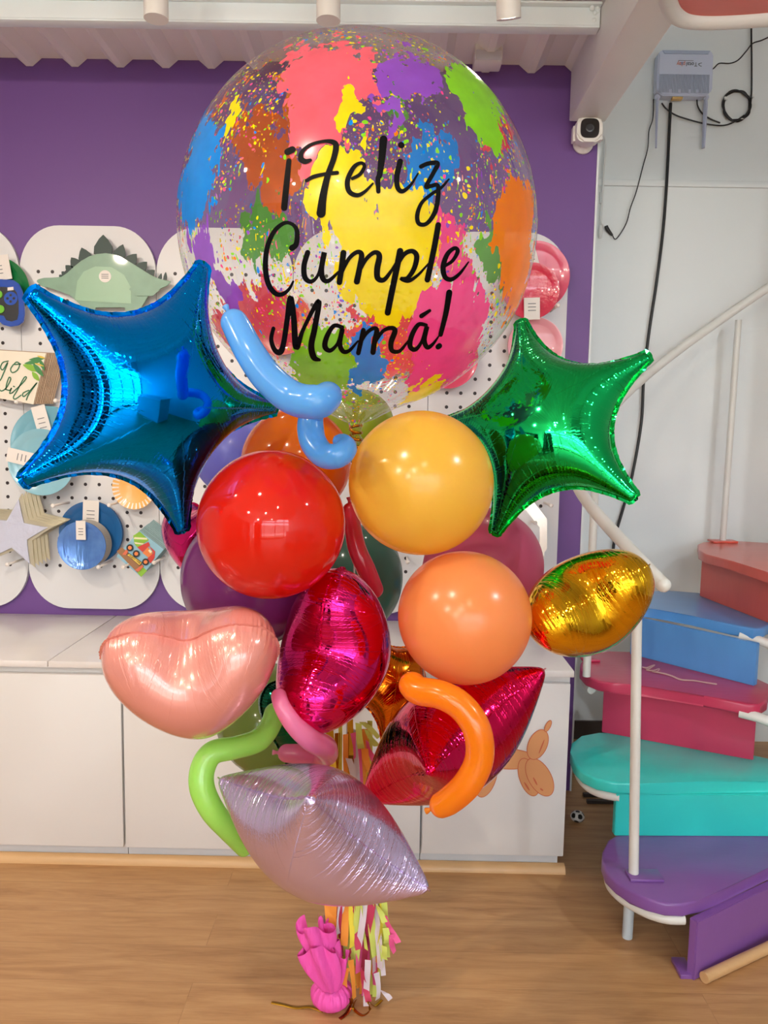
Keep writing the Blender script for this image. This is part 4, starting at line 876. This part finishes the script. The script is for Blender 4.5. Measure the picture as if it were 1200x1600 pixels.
latex_balloon(464, 724, 90, 86, 1.5, L_ora, 'dark orange round balloon behind the blue twist balloon', tail=(.3, .6, -.8))
latex_balloon(392, 905, 114, 110, 1.53, L_pur, 'purple round balloon behind red balloon and pink heart', tail=(.8, .5, .2))
latex_balloon(754, 885, 96, 97, 1.75, L_mau, 'dusty mauve round balloon behind peach balloon under green star', tail=(-.8, .3, -.3))
latex_balloon(560, 905, 74, 90, 1.98, L_tea, 'dark teal round balloon showing between magenta heart and peach balloon', tail=(0, .3, -1))
latex_balloon(372, 712, 70, 70, 1.9, L_per, 'periwinkle blue round balloon behind dark orange one', tail=(.6, .4, -.6))
latex_balloon(556, 664, 62, 56, 1.98, L_lim, 'lime yellow round balloon behind neck of the clear balloon', tail=(0, .4, -1))
latex_balloon(426, 1124, 96, 90, 1.84, L_oli, 'olive green round balloon behind the lime twist balloon', tail=(.6, .2, .5))
# ---- twisting balloons
def twist(name, pts, rads, m, label, nozzle=None):
    P3 = [atY(x, y, Y) for x, y, Y in pts]; q = catmull(P3, 14)
    ts = np.linspace(0, len(rads)-1, len(q)); rr = np.interp(ts, range(len(rads)), [r_/FPX*1.25 for r_ in rads])
    L = np.r_[0, np.cumsum([(q[i+1]-q[i]).length for i in range(len(q)-1)])]; T = L[-1]
    R0, R1 = rr[0], rr[-1]; out = []
    for l, r in zip(L, rr):
        f = 1.
        if l < R0: f = math.sqrt(max(.0004, 1-(1-l/R0)**2))
        if T-l < R1: f = min(f, math.sqrt(max(.0004, 1-(1-(T-l)/R1)**2)))
        out.append(r*f)
    # densify the caps
    qq = []; ro = []
    for l in np.unique(np.r_[np.linspace(0, R0, 9), np.linspace(R0, T-R1, 110), np.linspace(T-R1, T, 9)]):
        i = min(np.searchsorted(L, l, 'right')-1, len(q)-2); u = (l-L[i])/(L[i+1]-L[i]+1e-9); qq.append(q[i].lerp(q[i+1], u)); r = np.interp(l, L, rr)
        f = 1.
        if l < R0: f = math.sqrt(max(.0004, 1-(1-l/R0)**2))
        if T-l < R1: f = min(f, math.sqrt(max(.0004, 1-(1-(T-l)/R1)**2)))
        ro.append(r*f)
    bm = bmesh.new(); tube(bm, qq, ro, 28); o = ob('twisting_balloon', bm, m, None, smooth=True)
    tag(o, label, 'balloon', 'long twisting balloons')
    d = (qq[0]-qq[3]).normalized(); bm = bmesh.new(); tube(bm, [qq[0]-d*.002, qq[0]+d*.003, qq[0]+d*.006, qq[0]+d*.010], [.004, .0028, .004, .0052], 12); ob('nozzle', bm, m, o, smooth=True)
    return o
T_blue = latex('latex_sky_blue', (110, 188, 255), .2, .0); T_green = latex('latex_lime_green', (190, 252, 124), .18, .0); T_or = latex('latex_bright_orange', (255, 150, 24), .2, .0); T_pink = latex('latex_pink', (252, 150, 196), .22, .02); T_rp = latex('latex_rose_red', (232, 70, 92), .22, .02)
twist('b', [(357, 487, 1.14), (372, 515, 1.13), (392, 553, 1.11), (420, 592, 1.10), (458, 622, 1.09), (496, 628, 1.07), (513, 618, 1.1), (502, 624, 1.17), (488, 645, 1.2), (485, 668, 1.2), (490, 692, 1.19), (506, 711, 1.17), (528, 712, 1.15), (541, 700, 1.16), (534, 690, 1.18), (522, 692, 1.19)], [17, 20, 21, 22, 23, 23, 19, 17, 18, 20, 20, 19, 18, 16, 12, 8], T_blue, 'sky blue twisting balloon curling in front of the clear balloon')
twist('g', [(432, 1098, 1.4), (424, 1130, 1.38), (404, 1156, 1.35), (368, 1168, 1.32), (333, 1176, 1.3), (317, 1200, 1.29), (316, 1232, 1.28), (333, 1268, 1.28), (360, 1300, 1.31), (385, 1330, 1.36)], [18, 19, 20, 19, 20, 21, 21, 20, 18, 14], T_green, 'lime green twisting balloon between pink heart and lilac star')
twist('o', [(674, 1264, 1.14), (700, 1252, 1.13), (730, 1225, 1.12), (749, 1185, 1.12), (745, 1140, 1.12), (722, 1105, 1.13), (690, 1086, 1.14), (652, 1078, 1.16), (637, 1058, 1.19)], [16, 20, 21, 21, 21, 21, 21, 21, 20], T_or, 'bright orange twisting balloon hanging in front of magenta star')
twist('p', [(434, 1176, 1.42), (465, 1178, 1.42), (495, 1180, 1.43), (512, 1182, 1.4), (508, 1168, 1.31), (486, 1156, 1.25), (460, 1133, 1.22), (441, 1104, 1.22), (434, 1080, 1.25)], [15, 18, 18, 16, 20, 18, 15, 13, 12], T_pink, 'pink twisting balloon bent double under the magenta heart')
twist('r', [(546, 785, 1.5), (556, 850, 1.48), (572, 890, 1.48), (588, 930, 1.52)], [14, 17, 18, 18], T_rp, 'rose red twisting balloon rising behind top of magenta heart')
# ================================================================ CLEAR BUBBLE BALLOON
BC = atY(560, 364, 1.52); BR = .3375
dv = Vector(ray(560, 364)).normalized(); bx_ = dv.cross(Vector((0, 0, 1))).normalized(); bz_ = bx_.cross(dv)
BM = Matrix(((bx_.x, dv.x, bz_.x, BC.x), (bx_.y, dv.y, bz_.y, BC.y), (bx_.z, dv.z, bz_.z, BC.z), (0, 0, 0, 1))); BI = BM.inverted()
def onball(px, py, front=True, R=BR):
    o = BI @ Vector(CP); d = (BI.to_3x3() @ Vector(ray(px, py))).normalized(); b = o.dot(d); c = o.dot(o)-R*R; h = b*b-c
    if h < 0: return (o+d*(-b)).normalized()*R
    return o+d*(-b-math.sqrt(h) if front else -b+math.sqrt(h))
k = NB('bubble_film'); co = k.coord('Object', scale=(1/BR,)*3)
def noise(sx, sy, sz, sc_, det=2.):
    mp = k.n('ShaderNodeMapping'); mp.inputs['Scale'].default_value = (sx, sy, sz); k.l(co, mp.inputs[0]); nz = k.n('ShaderNodeTexNoise', i_Scale=sc_, i_Detail=det); k.l(mp.outputs[0], nz.inputs['Vector']); return nz
def vm(op, a, b):
    x = k.n('ShaderNodeVectorMath', operation=op)
    for i, v in enumerate((a, b)):
        if hasattr(v, 'is_output'): k.l(v, x.inputs[i])
        else: x.inputs[i].default_value = v
    return x.outputs[0]
n1 = noise(1, 1, 1, 4.5, 4.); n2 = noise(1, 1, .16, 17., 2.)
w1 = vm('MULTIPLY', vm('SUBTRACT', n1.outputs['Color'], (.5, .5, .5)), (.30, .3, .34))
dr = k.math('MULTIPLY', k.math('SUBTRACT', n2.outputs[0], .5), .42)
cb = k.n('ShaderNodeCombineXYZ'); k.l(dr, cb.inputs[2])
pw = vm('ADD', vm('ADD', co, w1), cb.outputs[0])
flat2 = vm('MULTIPLY', pw, (1, 0, 1))
ys_ = k.n('ShaderNodeSeparateXYZ'); k.l(co, ys_.inputs[0]); front = k.math('LESS_THAN', ys_.outputs[1], 0.); backm = k.math('SUBTRACT', 1., front)
col = None; mask = None
PAL = dict(coral=(252, 108, 128), yellow=(255, 238, 0), hot=(255, 76, 160), orange=(255, 140, 0), green=(140, 232, 30), blue=(0, 150, 255), purple=(150, 84, 214), dorange=(240, 120, 30), red=(232, 70, 84), dgreen=(96, 180, 70))
SPL = [('coral', 515, 122, 88, 58, 0, 1), ('coral', 505, 185, 55, 50, 10, 1), ('coral', 480, 215, 30, 40, 0, 1), ('purple', 645, 120, 50, 36, 30, 1), ('yellow', 545, 178, 20, 38, 0, 1), ('yellow', 528, 300, 50, 62, 8, 1), ('yellow', 580, 345, 85, 55, 0, 1), ('yellow', 605, 425, 80, 75, 0, 1), ('yellow', 640, 380, 45, 75, 0, 1),
       ('hot', 700, 520, 58, 72, 12, 1), ('hot', 685, 582, 42, 34, 0, 1), ('orange', 804, 350, 30, 70, -12, 1), ('orange', 812, 430, 24, 62, 8, 1), ('green', 745, 135, 40, 66, 52, 1), ('green', 768, 195, 28, 32, 30, 1), ('blue', 318, 235, 34, 44, 0, 1), ('blue', 303, 300, 26, 50, 0, 1),
       ('purple', 315, 405, 24, 42, 25, 1), ('purple', 345, 455, 22, 48, 20, 1), ('yellow', 362, 182, 12, 24, -20, 1), ('green', 500, 585, 55, 50, 0, 1), ('blue', 572, 560, 26, 46, 0, 1), ('yellow', 660, 612, 24, 26, 0, 1), ('purple', 595, 175, 22, 22, 0, 1),
       ('dorange', 420, 250, 46, 78, 8, 0), ('blue', 672, 262, 40, 58, 0, 0), ('dgreen', 420, 365, 44, 52, 0, 0), ('red', 405, 500, 62, 66, 20, 0), ('red', 610, 535, 95, 48, 0, 0), ('dgreen', 770, 380, 20, 55, 10, 0), ('hot', 700, 390, 26, 60, 30, 0), ('orange', 470, 180, 28, 50, 0, 0), ('red', 800, 200, 20, 40, -20, 0), ('dgreen', 625, 160, 20, 44, 0, 0)]
# fine dots and streaks first, big splashes on top
def dots(scale, thr, seed, stretch=(1, 1, 1)):
    mp = k.n('ShaderNodeMapping'); mp.inputs['Scale'].default_value = stretch; mp.inputs['Location'].default_value = (seed, seed*2, seed*3)
    k.l(vm('ADD', co, vm('MULTIPLY', w1, (.35, .35, .35))), mp.inputs[0]); vo = k.n('ShaderNodeTexVoronoi', i_Scale=scale); k.l(mp.outputs[0], vo.inputs['Vector'])
    sp = k.n('ShaderNodeSeparateXYZ'); k.l(vo.outputs['Color'], sp.inputs[0])
    m_ = k.math('LESS_THAN', vo.outputs['Distance'], k.math('MULTIPLY', k.math('POWER', sp.outputs[1], 3.), thr))
    rp = k.n('ShaderNodeValToRGB'); cr = rp.color_ramp; cr.interpolation = 'CONSTANT'
    pal = ['yellow', 'coral', 'green', 'yellow', 'purple', 'hot', 'orange', 'green', 'yellow']
    cr.elements[0].color = lin(PAL['yellow']); cr.elements[1].position = .92; cr.elements[1].color = lin(PAL['blue'])
    for i, p_ in enumerate(pal[1:]): e_ = cr.elements.new((i+1)/9.8); e_.color = lin(PAL[p_])
    k.l(sp.outputs[0], rp.inputs[0]); return m_, rp.outputs[0]
nd = noise(1, 1, 1, 2.6, 2.)
dens = k.math('GREATER_THAN', nd.outputs[0], .50)
md, cdot = dots(56, .62, 1.3); ms_, cst = dots(26, .46, 4.1, (4.2, 4.2, .22)); md2, cd2 = dots(24, .33, 7.7, (1.3, 1.3, .8))
mask = k.math('MULTIPLY', md, dens); col = cdot
for m_, c_ in ((k.math('MULTIPLY', ms_, k.math('GREATER_THAN', nd.outputs[0], .47)), cst), (md2, cd2)):
    col = k.mixc(m_, col, c_); mask = k.math('MAXIMUM', mask, m_)
hol = noise(1, 1, .45, 26., 3.)
for nm, px, py, rx, ry, rot, fr in sorted(SPL, key=lambda s_: s_[6]):
    c = onball(px, py, bool(fr))/BR; a = onball(px-rx, py, bool(fr))/BR; b = onball(px+rx, py, bool(fr))/BR; d1 = onball(px, py-ry, bool(fr))/BR; d2 = onball(px, py+ry, bool(fr))/BR
    sx_ = max(.03, abs(b.x-a.x)/2); sz_ = max(.03, abs(d1.z-d2.z)/2)
    mp = k.n('ShaderNodeMapping'); mp.vector_type = 'TEXTURE'; mp.inputs['Location'].default_value = (c.x, 0, c.z); mp.inputs['Rotation'].default_value = (0, math.radians(-rot), 0); mp.inputs['Scale'].default_value = (sx_, 1, sz_)
    k.l(flat2, mp.inputs[0]); ln = k.n('ShaderNodeVectorMath', operation='LENGTH'); k.l(mp.outputs[0], ln.inputs[0])
    # ragged, holed rims
    e_ = k.math('ADD', ln.outputs['Value'], k.math('MULTIPLY', k.math('GREATER_THAN', hol.outputs[0], .61), .22))
    m_ = k.math('MULTIPLY', k.math('LESS_THAN', e_, 1.), front if fr else backm)
    col = k.mixc(m_, col, lin(PAL[nm])); mask = k.math('MAXIMUM', mask, m_)
vn = noise(1, 1, 1, 9., 3.)
hsv = k.n('ShaderNodeHueSaturation'); k.l(col, hsv.inputs['Color']); k.l(k.math('ADD', .92, k.math('MULTIPLY', vn.outputs[0], .44)), hsv.inputs['Value'])
k.l(hsv.outputs[0], k.b.inputs['Base Color']); k.b.inputs['Roughness'].default_value = .2
tl = k.n('ShaderNodeBsdfTranslucent'); k.l(hsv.outputs[0], tl.inputs[0]); pm = k.n('ShaderNodeMixShader'); pm.inputs[0].default_value = .5; k.l(k.b.outputs[0], pm.inputs[1]); k.l(tl.outputs[0], pm.inputs[2])
tr = k.n('ShaderNodeBsdfTransparent'); tr.inputs[0].default_value = (.975, .98, .985, 1); gl = k.n('ShaderNodeBsdfGlossy'); gl.inputs['Roughness'].default_value = .03
lw = k.n('ShaderNodeLayerWeight', i_Blend=.5); f = k.math('ADD', .06, k.math('MULTIPLY', k.math('POWER', lw.outputs['Facing'], 5.), .6))
cm = k.n('ShaderNodeMixShader'); k.l(f, cm.inputs[0]); k.l(tr.outputs[0], cm.inputs[1]); k.l(gl.outputs[0], cm.inputs[2])
fm = k.n('ShaderNodeMixShader'); k.l(k.math('MULTIPLY', mask, .93), fm.inputs[0]); k.l(cm.outputs[0], fm.inputs[1]); k.l(pm.outputs[0], fm.inputs[2]); k.l(fm.outputs[0], k.out.inputs[0])
bm = bmesh.new(); prof = []; NN = 120
for i in range(1, NN+1):
    a = PI*i/NN*.985; z = math.cos(a)*BR; r = math.sin(a)*BR
    prof.append((r, z-.035*math.exp(-((PI-a)/.2)**2)))
prof[0] = (1e-4, BR)
prof += [(.011, -BR-.05), (.009, -BR-.06), (.02, -BR-.078)]
lathe(bm, prof, 160, wave=lambda a, t: 1+.035*max(0, (t-.80)/.2)*math.sin(a*23)+.02*max(0, (t-.85)/.15)*math.sin(a*41+1))
bub = ob('bubble_balloon', bm, k.m, None, smooth=True); bub.matrix_world = BM
tag(bub, 'huge clear bubble balloon with paint splashes and black birthday lettering', 'balloon', 'round balloons')
M_blk = mat('vinyl_black', (10, 10, 12), .5, spec=.08)
F1 = [[(138, 126, 40), (110, 140, 40)], [(118, 192, 30), (104, 330, 36), (90, 468, 38)],
      [(243, 188, 20), (212, 196, 32), (188, 178, 34), (196, 138, 24), (245, 98, 20), (320, 78, 20), (375, 82, 30), (394, 108, 36), (380, 180, 34), (345, 280, 36), (318, 400, 44), (306, 500, 54)], [(222, 308, 22), (262, 286, 24), (330, 270, 22), (400, 262, 24)],
      [(490, 296, 20), (535, 270, 22), (560, 225, 22), (540, 205, 20), (498, 230, 26), (462, 305, 30), (470, 370, 30), (515, 394, 26), (560, 375, 20), (610, 325, 12)],
      [(672, 66, 46), (664, 160, 42), (650, 270, 34), (640, 300, 30), (642, 372, 26)], [(776, 100, 38), (777, 101, 38)],
      [(770, 196, 34), (750, 285, 32), (756, 350, 30), (785, 370, 26), (830, 335, 18), (875, 266, 10)],
      [(892, 226, 26), (935, 208, 26), (988, 208, 30), (965, 262, 26), (922, 342, 26), (950, 340, 24), (990, 338, 26), (990, 420, 28), (970, 500, 28), (925, 560, 24), (880, 560, 26), (870, 510, 26), (895, 440, 22), (950, 390, 20), (1010, 350, 18), (1055, 300, 10)]]
F2 = [[(198, 203, 34), (222, 180, 30), (226, 110, 26), (200, 72, 20), (155, 66, 22), (100, 112, 26), (62, 200, 28), (52, 310, 30), (68, 400, 30), (105, 452, 28), (145, 458, 24), (182, 430, 18), (205, 388, 12)],
      [(285, 228, 30), (265, 300, 30), (270, 365, 30), (305, 388, 24), (345, 345, 18), (376, 228, 30), (362, 310, 30), (368, 370, 30), (400, 384, 24), (455, 335, 14)],
      [(482, 230, 34), (472, 310, 32), (460, 392, 32)], [(468, 350, 18), (510, 265, 22), (556, 226, 24), (582, 240, 30), (572, 310, 32), (556, 388, 34)], [(562, 350, 18), (605, 268, 22), (652, 228, 24), (680, 246, 32), (668, 320, 34), (672, 370, 32), (706, 378, 26), (745, 330, 18), (772, 285, 14)],
      [(795, 220, 36), (775, 320, 34), (748, 450, 34), (726, 560, 34)], [(775, 310, 18), (815, 240, 24), (860, 220, 26), (886, 248, 30), (872, 315, 28), (836, 368, 24), (800, 372, 20), (842, 384, 22), (895, 350, 16), (952, 288, 10)],
      [(1005, 76, 32), (985, 190, 32), (962, 300, 32), (945, 378, 32)],
      [(1045, 300, 18), (1085, 272, 20), (1112, 222, 24), (1095, 204, 22), (1056, 236, 26), (1032, 305, 30), (1042, 362, 28), (1078, 376, 24), (1125, 342, 18), (1172, 280, 8)]]
F3 = [[(96, 258, 22), (84, 320, 24), (104, 378, 28), (134, 388, 34), (152, 340, 30), (172, 210, 30), (190, 90, 32), (208, 200, 32), (222, 362, 34), (262, 260, 22), (345, 108, 28), (325, 250, 32), (305, 350, 34), (318, 416, 34), (350, 432, 16)],
      [(476, 252, 22), (430, 244, 24), (392, 300, 28), (380, 358, 30), (410, 380, 24), (450, 340, 18), (476, 262, 26), (462, 340, 28), (480, 384, 26), (515, 380, 20), (562, 328, 10)],
      [(592, 268, 26), (576, 340, 26), (564, 394, 26)], [(570, 350, 16), (606, 288, 20), (646, 258, 22), (666, 270, 28), (654, 330, 30), (645, 390, 30)], [(650, 350, 16), (695, 278, 20), (742, 256, 24), (766, 272, 30), (745, 335, 30), (750, 380, 26), (790, 384, 20), (830, 340, 14), (862, 298, 10)],
      [(938, 240, 20), (895, 238, 24), (858, 300, 28), (850, 358, 28), (880, 374, 24), (914, 330, 18), (942, 248, 26), (928, 320, 28), (944, 362, 26), (975, 345, 18), (1010, 298, 8)],
      [(912, 190, 26), (958, 160, 18)], [(1066, 60, 34), (1048, 170, 30), (1018, 292, 26)], [(1012, 354, 30), (1004, 360, 30)]]
ball_off = lambda x, y: onball(x, y, True, BR+.0012)
for ww, (pl, ox, oy, s_) in (('feliz', (F1, 420, 200, 3.75)), ('cumple', (F2, 400, 330, 3.529)), ('mama', (F3, 400, 440, 3.529))):
    bm = bmesh.new(); strokes(bm, sc(pl, ox, oy, s_), 8, ball_off, n=10)
    ob('lettering', bm, M_blk, bub, smooth='keep')
bm = bmesh.new(); strokes(bm, [[(438, 238), (440, 240)]], 1, ball_off); bm.free()
# gold ribbon at the neck
M_gr = mat('gold_ribbon', (190, 130, 30), .2, 1.)
M_ret = mat('retro', (90, 60, 20), .3)
q = [BM @ Vector((math.cos(i*.9)*.012, math.sin(i*.9)*.012, -BR-.04-i*.0022)) for i in range(26)]
o = tubeo('neck_ribbon', q, .0032, M_gr, None, 3, 8); tag(o, 'twisted gold ribbon tied round neck of the clear balloon', 'ribbon')
# ================================================================ TASSELS, WEIGHT, RIBBONS
random.seed(11)
BX, BY = atZ(545, 1570, 0).x, atZ(545, 1570, 0).y
M_t = {'lime': mat('tissue_lime', (212, 226, 110), .7, sss=0), 'yellow': mat('tissue_yellow', (240, 222, 70), .7), 'white': mat('tissue_white', (222, 212, 222), .7), 'orange': mat('tissue_orange', (246, 158, 60), .7), 'pink': mat('tissue_pink', (240, 96, 156), .7), 'gold': mat('foil_strand', (186, 140, 40), .2, .9), 'rose': mat('tissue_rose', (200, 60, 96), .7)}
def strip(px, py0, py1, Y, w, c, parent, lean=0., curl=.0, tw=0.):
    a = atY(px, py0, Y)-parent.location; b = atY(px+lean, py1, Y)-parent.location; n = 10; bm = bmesh.new(); L = []
    ph = random.uniform(0, 6.3); am = random.uniform(.002, .007); an0 = random.uniform(-.7, .7)
    for i in range(n+1):
        t_ = i/n; p = a.lerp(b, t_); p = p+Vector((math.sin(ph+t_*3)*am*t_, math.cos(ph+t_*4)*am*t_*1.5-curl*t_*t_, 0)); an = an0+tw*t_+math.sin(ph+t_*2.5)*.4
        d = Vector((math.cos(an), math.sin(an), .0))*w/2; L.append((bm.verts.new(p-d), bm.verts.new(p+d)))
    for i in range(n): bm.faces.new((L[i][0], L[i][1], L[i+1][1], L[i+1][0]))
    return ob('paper_strip' if c != 'gold' else 'foil_strand', bm, M_t[c], parent, smooth='keep')
g = empty('tassel_garland', atY(545, 1260, BY), 'hanging garland of lime, white, orange and pink tissue strips under the balloons', 'garland')
up = [(473, 'white'), (484, 'lime'), (492, 'orange'), (500, 'white'), (508, 'pink'), (514, 'gold'), (520, 'yellow'), (527, 'gold'), (532, 'yellow'), (540, 'orange'), (547, 'gold'), (553, 'white'), (560, 'pink'), (565, 'gold'), (572, 'orange'), (578, 'lime')]
for i, (x, c) in enumerate(up):
    strip(x, 1135+random.uniform(-20, 20), 1225+random.uniform(5, 90), BY-random.uniform(-.02, .03), random.uniform(.011, .018), c, g, lean=random.uniform(-6, 14), tw=random.uniform(-.6, .6))
for (x, y0, y1, c, ln) in ((560, 1130, 1170, 'lime', 4), (566, 1128, 1150, 'lime', 22), (572, 1140, 1165, 'lime', 14), (552, 1145, 1185, 'pink', 2), (574, 1158, 1190, 'pink', 8), (570, 1170, 1205, 'orange', 6), (545, 1185, 1270, 'white', 24), (585, 1245, 1272, 'orange', 12)):
    strip(x, y0, y1, BY-.03, .015, c, g, lean=ln, tw=.5)
lo = [(512, 'orange', 1462), (521, 'orange', 1474), (529, 'rose', 1478), (535, 'white', 1486), (541, 'orange', 1500), (547, 'yellow', 1495), (553, 'rose', 1500), (560, 'lime', 1502), (566, 'lime', 1498), (572, 'white', 1505), (578, 'lime', 1510), (582, 'rose', 1492), (586, 'white', 1520), (590, 'lime', 1508), (594, 'yellow', 1500), (598, 'lime', 1512)]
for rep in range(3):
    for i, (x, c, y1) in enumerate(lo):
        cc = c if rep == 0 else random.choice(['lime', 'white', 'orange', 'yellow', 'pink', 'lime', 'rose'])
        y0_ = 1400+rep*14+random.uniform(-6, 6); yy = y1-16+rep*28+random.uniform(-10, 12)
        strip(x+random.uniform(-3, 3)-rep*2, y0_, min(yy, 1572), BY+.035-(.018*(2-rep)), random.uniform(.011, .02), cc, g, lean=random.uniform(-8, 8), tw=random.uniform(-.8, .8))
for (x, y0, y1, c, ln) in ((548, 1500, 1560, 'orange', 6), (541, 1512, 1552, 'orange', -3), (575, 1500, 1574, 'white', -2), (566, 1515, 1562, 'rose', 6), (588, 1520, 1562, 'white', 4), (598, 1548, 1560, 'white', 10), (602, 1450, 1478, 'lime', 6), (601, 1430, 1472, 'pink', 18), (612, 1460, 1490, 'pink', 4), (600, 1478, 1502, 'lime', 3), (590, 1415, 1440, 'lime', 10)):
    strip(x, y0, y1, BY-.02, .014, c, g, lean=ln, tw=.6)
# crepe wrapped weight
M_cr = mat('crepe_pink', (250, 90, 190), .6, var=.12, vscale=30, vstretch=(1, 1, .25), bump=1., bscale=110)
w = atZ(516, 1588, 0); t = empty('balloon_weight', (w.x, w.y+.03, 0), 'hot pink crepe paper wrapped balloon weight on the wooden floor', 'weight')
R = 39/FPX*1.64*.78; bm = bmesh.new()
pf = [(1e-4, .001)]+[(math.sin(a)*R*1.12, .8*R-math.cos(a)*R*.8) for a in np.linspace(.5, PI-.42, 22)]+[(R*.24, 1.66*R), (R*.32, 1.8*R)]
lathe(bm, pf, 120, wave=lambda a, t_: 1+(.035*math.sin(a*17+t_*2)+.025*math.sin(a*29+1.3))*min(1, t_*1.5)); ob('wrapped_ball', bm, M_cr, t, smooth=True)
bm = bmesh.new()
def ruffle(x0, y0, x1, y1, w0, w1, amp, nf, Y, ph):
    a = atY(x0, y0, Y)-t.location; b = atY(x1, y1, Y)-t.location; n, m_ = 26, 44; rows = []
    for i in range(n+1):
        u = i/n; wd = w0+(w1-w0)*math.sin(u*PI*.62)**.8; row = []
        for j in range(m_+1):
            v = j/m_-.5; an = v*PI*1.5; f = math.sin(an*nf+ph+u*2)*amp*(.3+u)
            row.append(bm.verts.new(a.lerp(b, u)+Vector((math.sin(an)*(wd*.5+f), -math.cos(an)*(wd*.32+f)+.01, math.sin(v*9+ph)*.008*u+math.cos(an*3+ph)*.012*u*u))))
        rows.append(row)
    for i in range(n):
        for j in range(m_): bm.faces.new((rows[i][j], rows[i][j+1], rows[i+1][j+1], rows[i+1][j]))
YW_ = w.y-.01
ruffle(516, 1552, 497, 1480, .03, .085, .006, 6, YW_, .5)
ruffle(522, 1552, 528, 1490, .02, .045, .004, 5, YW_+.01, 2.)
ruffle(500, 1490, 492, 1450, .06, .075, .008, 4, YW_+.005, 1.1)
ruffle(505, 1480, 503, 1442, .03, .02, .003, 3, YW_+.02, 1.1)
o = ob('crepe_ruffle', bm, M_cr, t, smooth='keep')
for p_ in o.data.polygons: p_.use_smooth = True
# ribbons and pole
pz = atY(540, 1000, BY)
o = tubeo('balloon_string', [(w.x+.005, w.y+.03, .09), (BX-.02, BY-.01, .35), (BX-.01, BY, .7), (BX, BY-.02, 1.0), tuple(BM @ Vector((0, 0, -BR-.07)))], .0022, mat('string_white', (214, 206, 210), .5), None, 12, 6); tag(o, 'thin white cord running from pink weight up through tassels to clear balloon', 'string')
def ribbon(name, pts, wd, m_, lab, flatup=True):
    q = catmull([Vector(p) for p in pts], 10); bm = bmesh.new(); L = []
    for i, p in enumerate(q):
        tt = (q[min(i+1, len(q)-1)]-q[max(i-1, 0)]).normalized(); sd = tt.cross(Vector((0, 0, 1)) if flatup else Vector((0, 1, 0)))
        sd = sd.normalized() if sd.length > .05 else Vector((1, 0, 0)); L.append((bm.verts.new(p-sd*wd/2), bm.verts.new(p+sd*wd/2)))
    for i in range(len(q)-1): bm.faces.new((L[i][0], L[i][1], L[i+1][1], L[i+1][0]))
    o = ob(name, bm, m_, None, smooth='keep'); so_ = o.modifiers.new('thick', 'SOLIDIFY'); so_.thickness = .0006; return tag(o, lab, 'ribbon', 'gold ribbon ends on the floor')
z_ = .0012
ribbon('gold_ribbon', [tuple(atZ(424, 1566, z_)), tuple(atZ(440, 1569, z_)), tuple(atZ(462, 1574, z_)), tuple(atZ(485, 1573, z_+.002)), tuple(atZ(505, 1580, z_))], .009, mat('ribbon_olive_gold', (160, 120, 30), .3, .8), 'flat gold ribbon end lying on floor left of the pink weight')
ribbon('gold_ribbon', [tuple(atZ(548, 1560, .05)), tuple(atZ(549, 1568, .02)), tuple(atZ(543, 1582, .004)), tuple(atZ(531, 1592, .002))], .009, mat('ribbon_bronze', (150, 60, 16), .25, .8), 'bronze ribbon end curling to the floor right of pink weight')
ribbon('gold_ribbon', [tuple(atZ(556, 1562, .03)), tuple(atZ(552, 1575, .006)), tuple(atZ(566, 1586, .004)), tuple(atZ(578, 1578, .02)), tuple(atZ(576, 1565, .04)), tuple(atZ(585, 1572, .01)), tuple(atZ(597, 1562, .004))], .007, M_gr, 'shiny gold ribbon loop on the floor under the tassels')
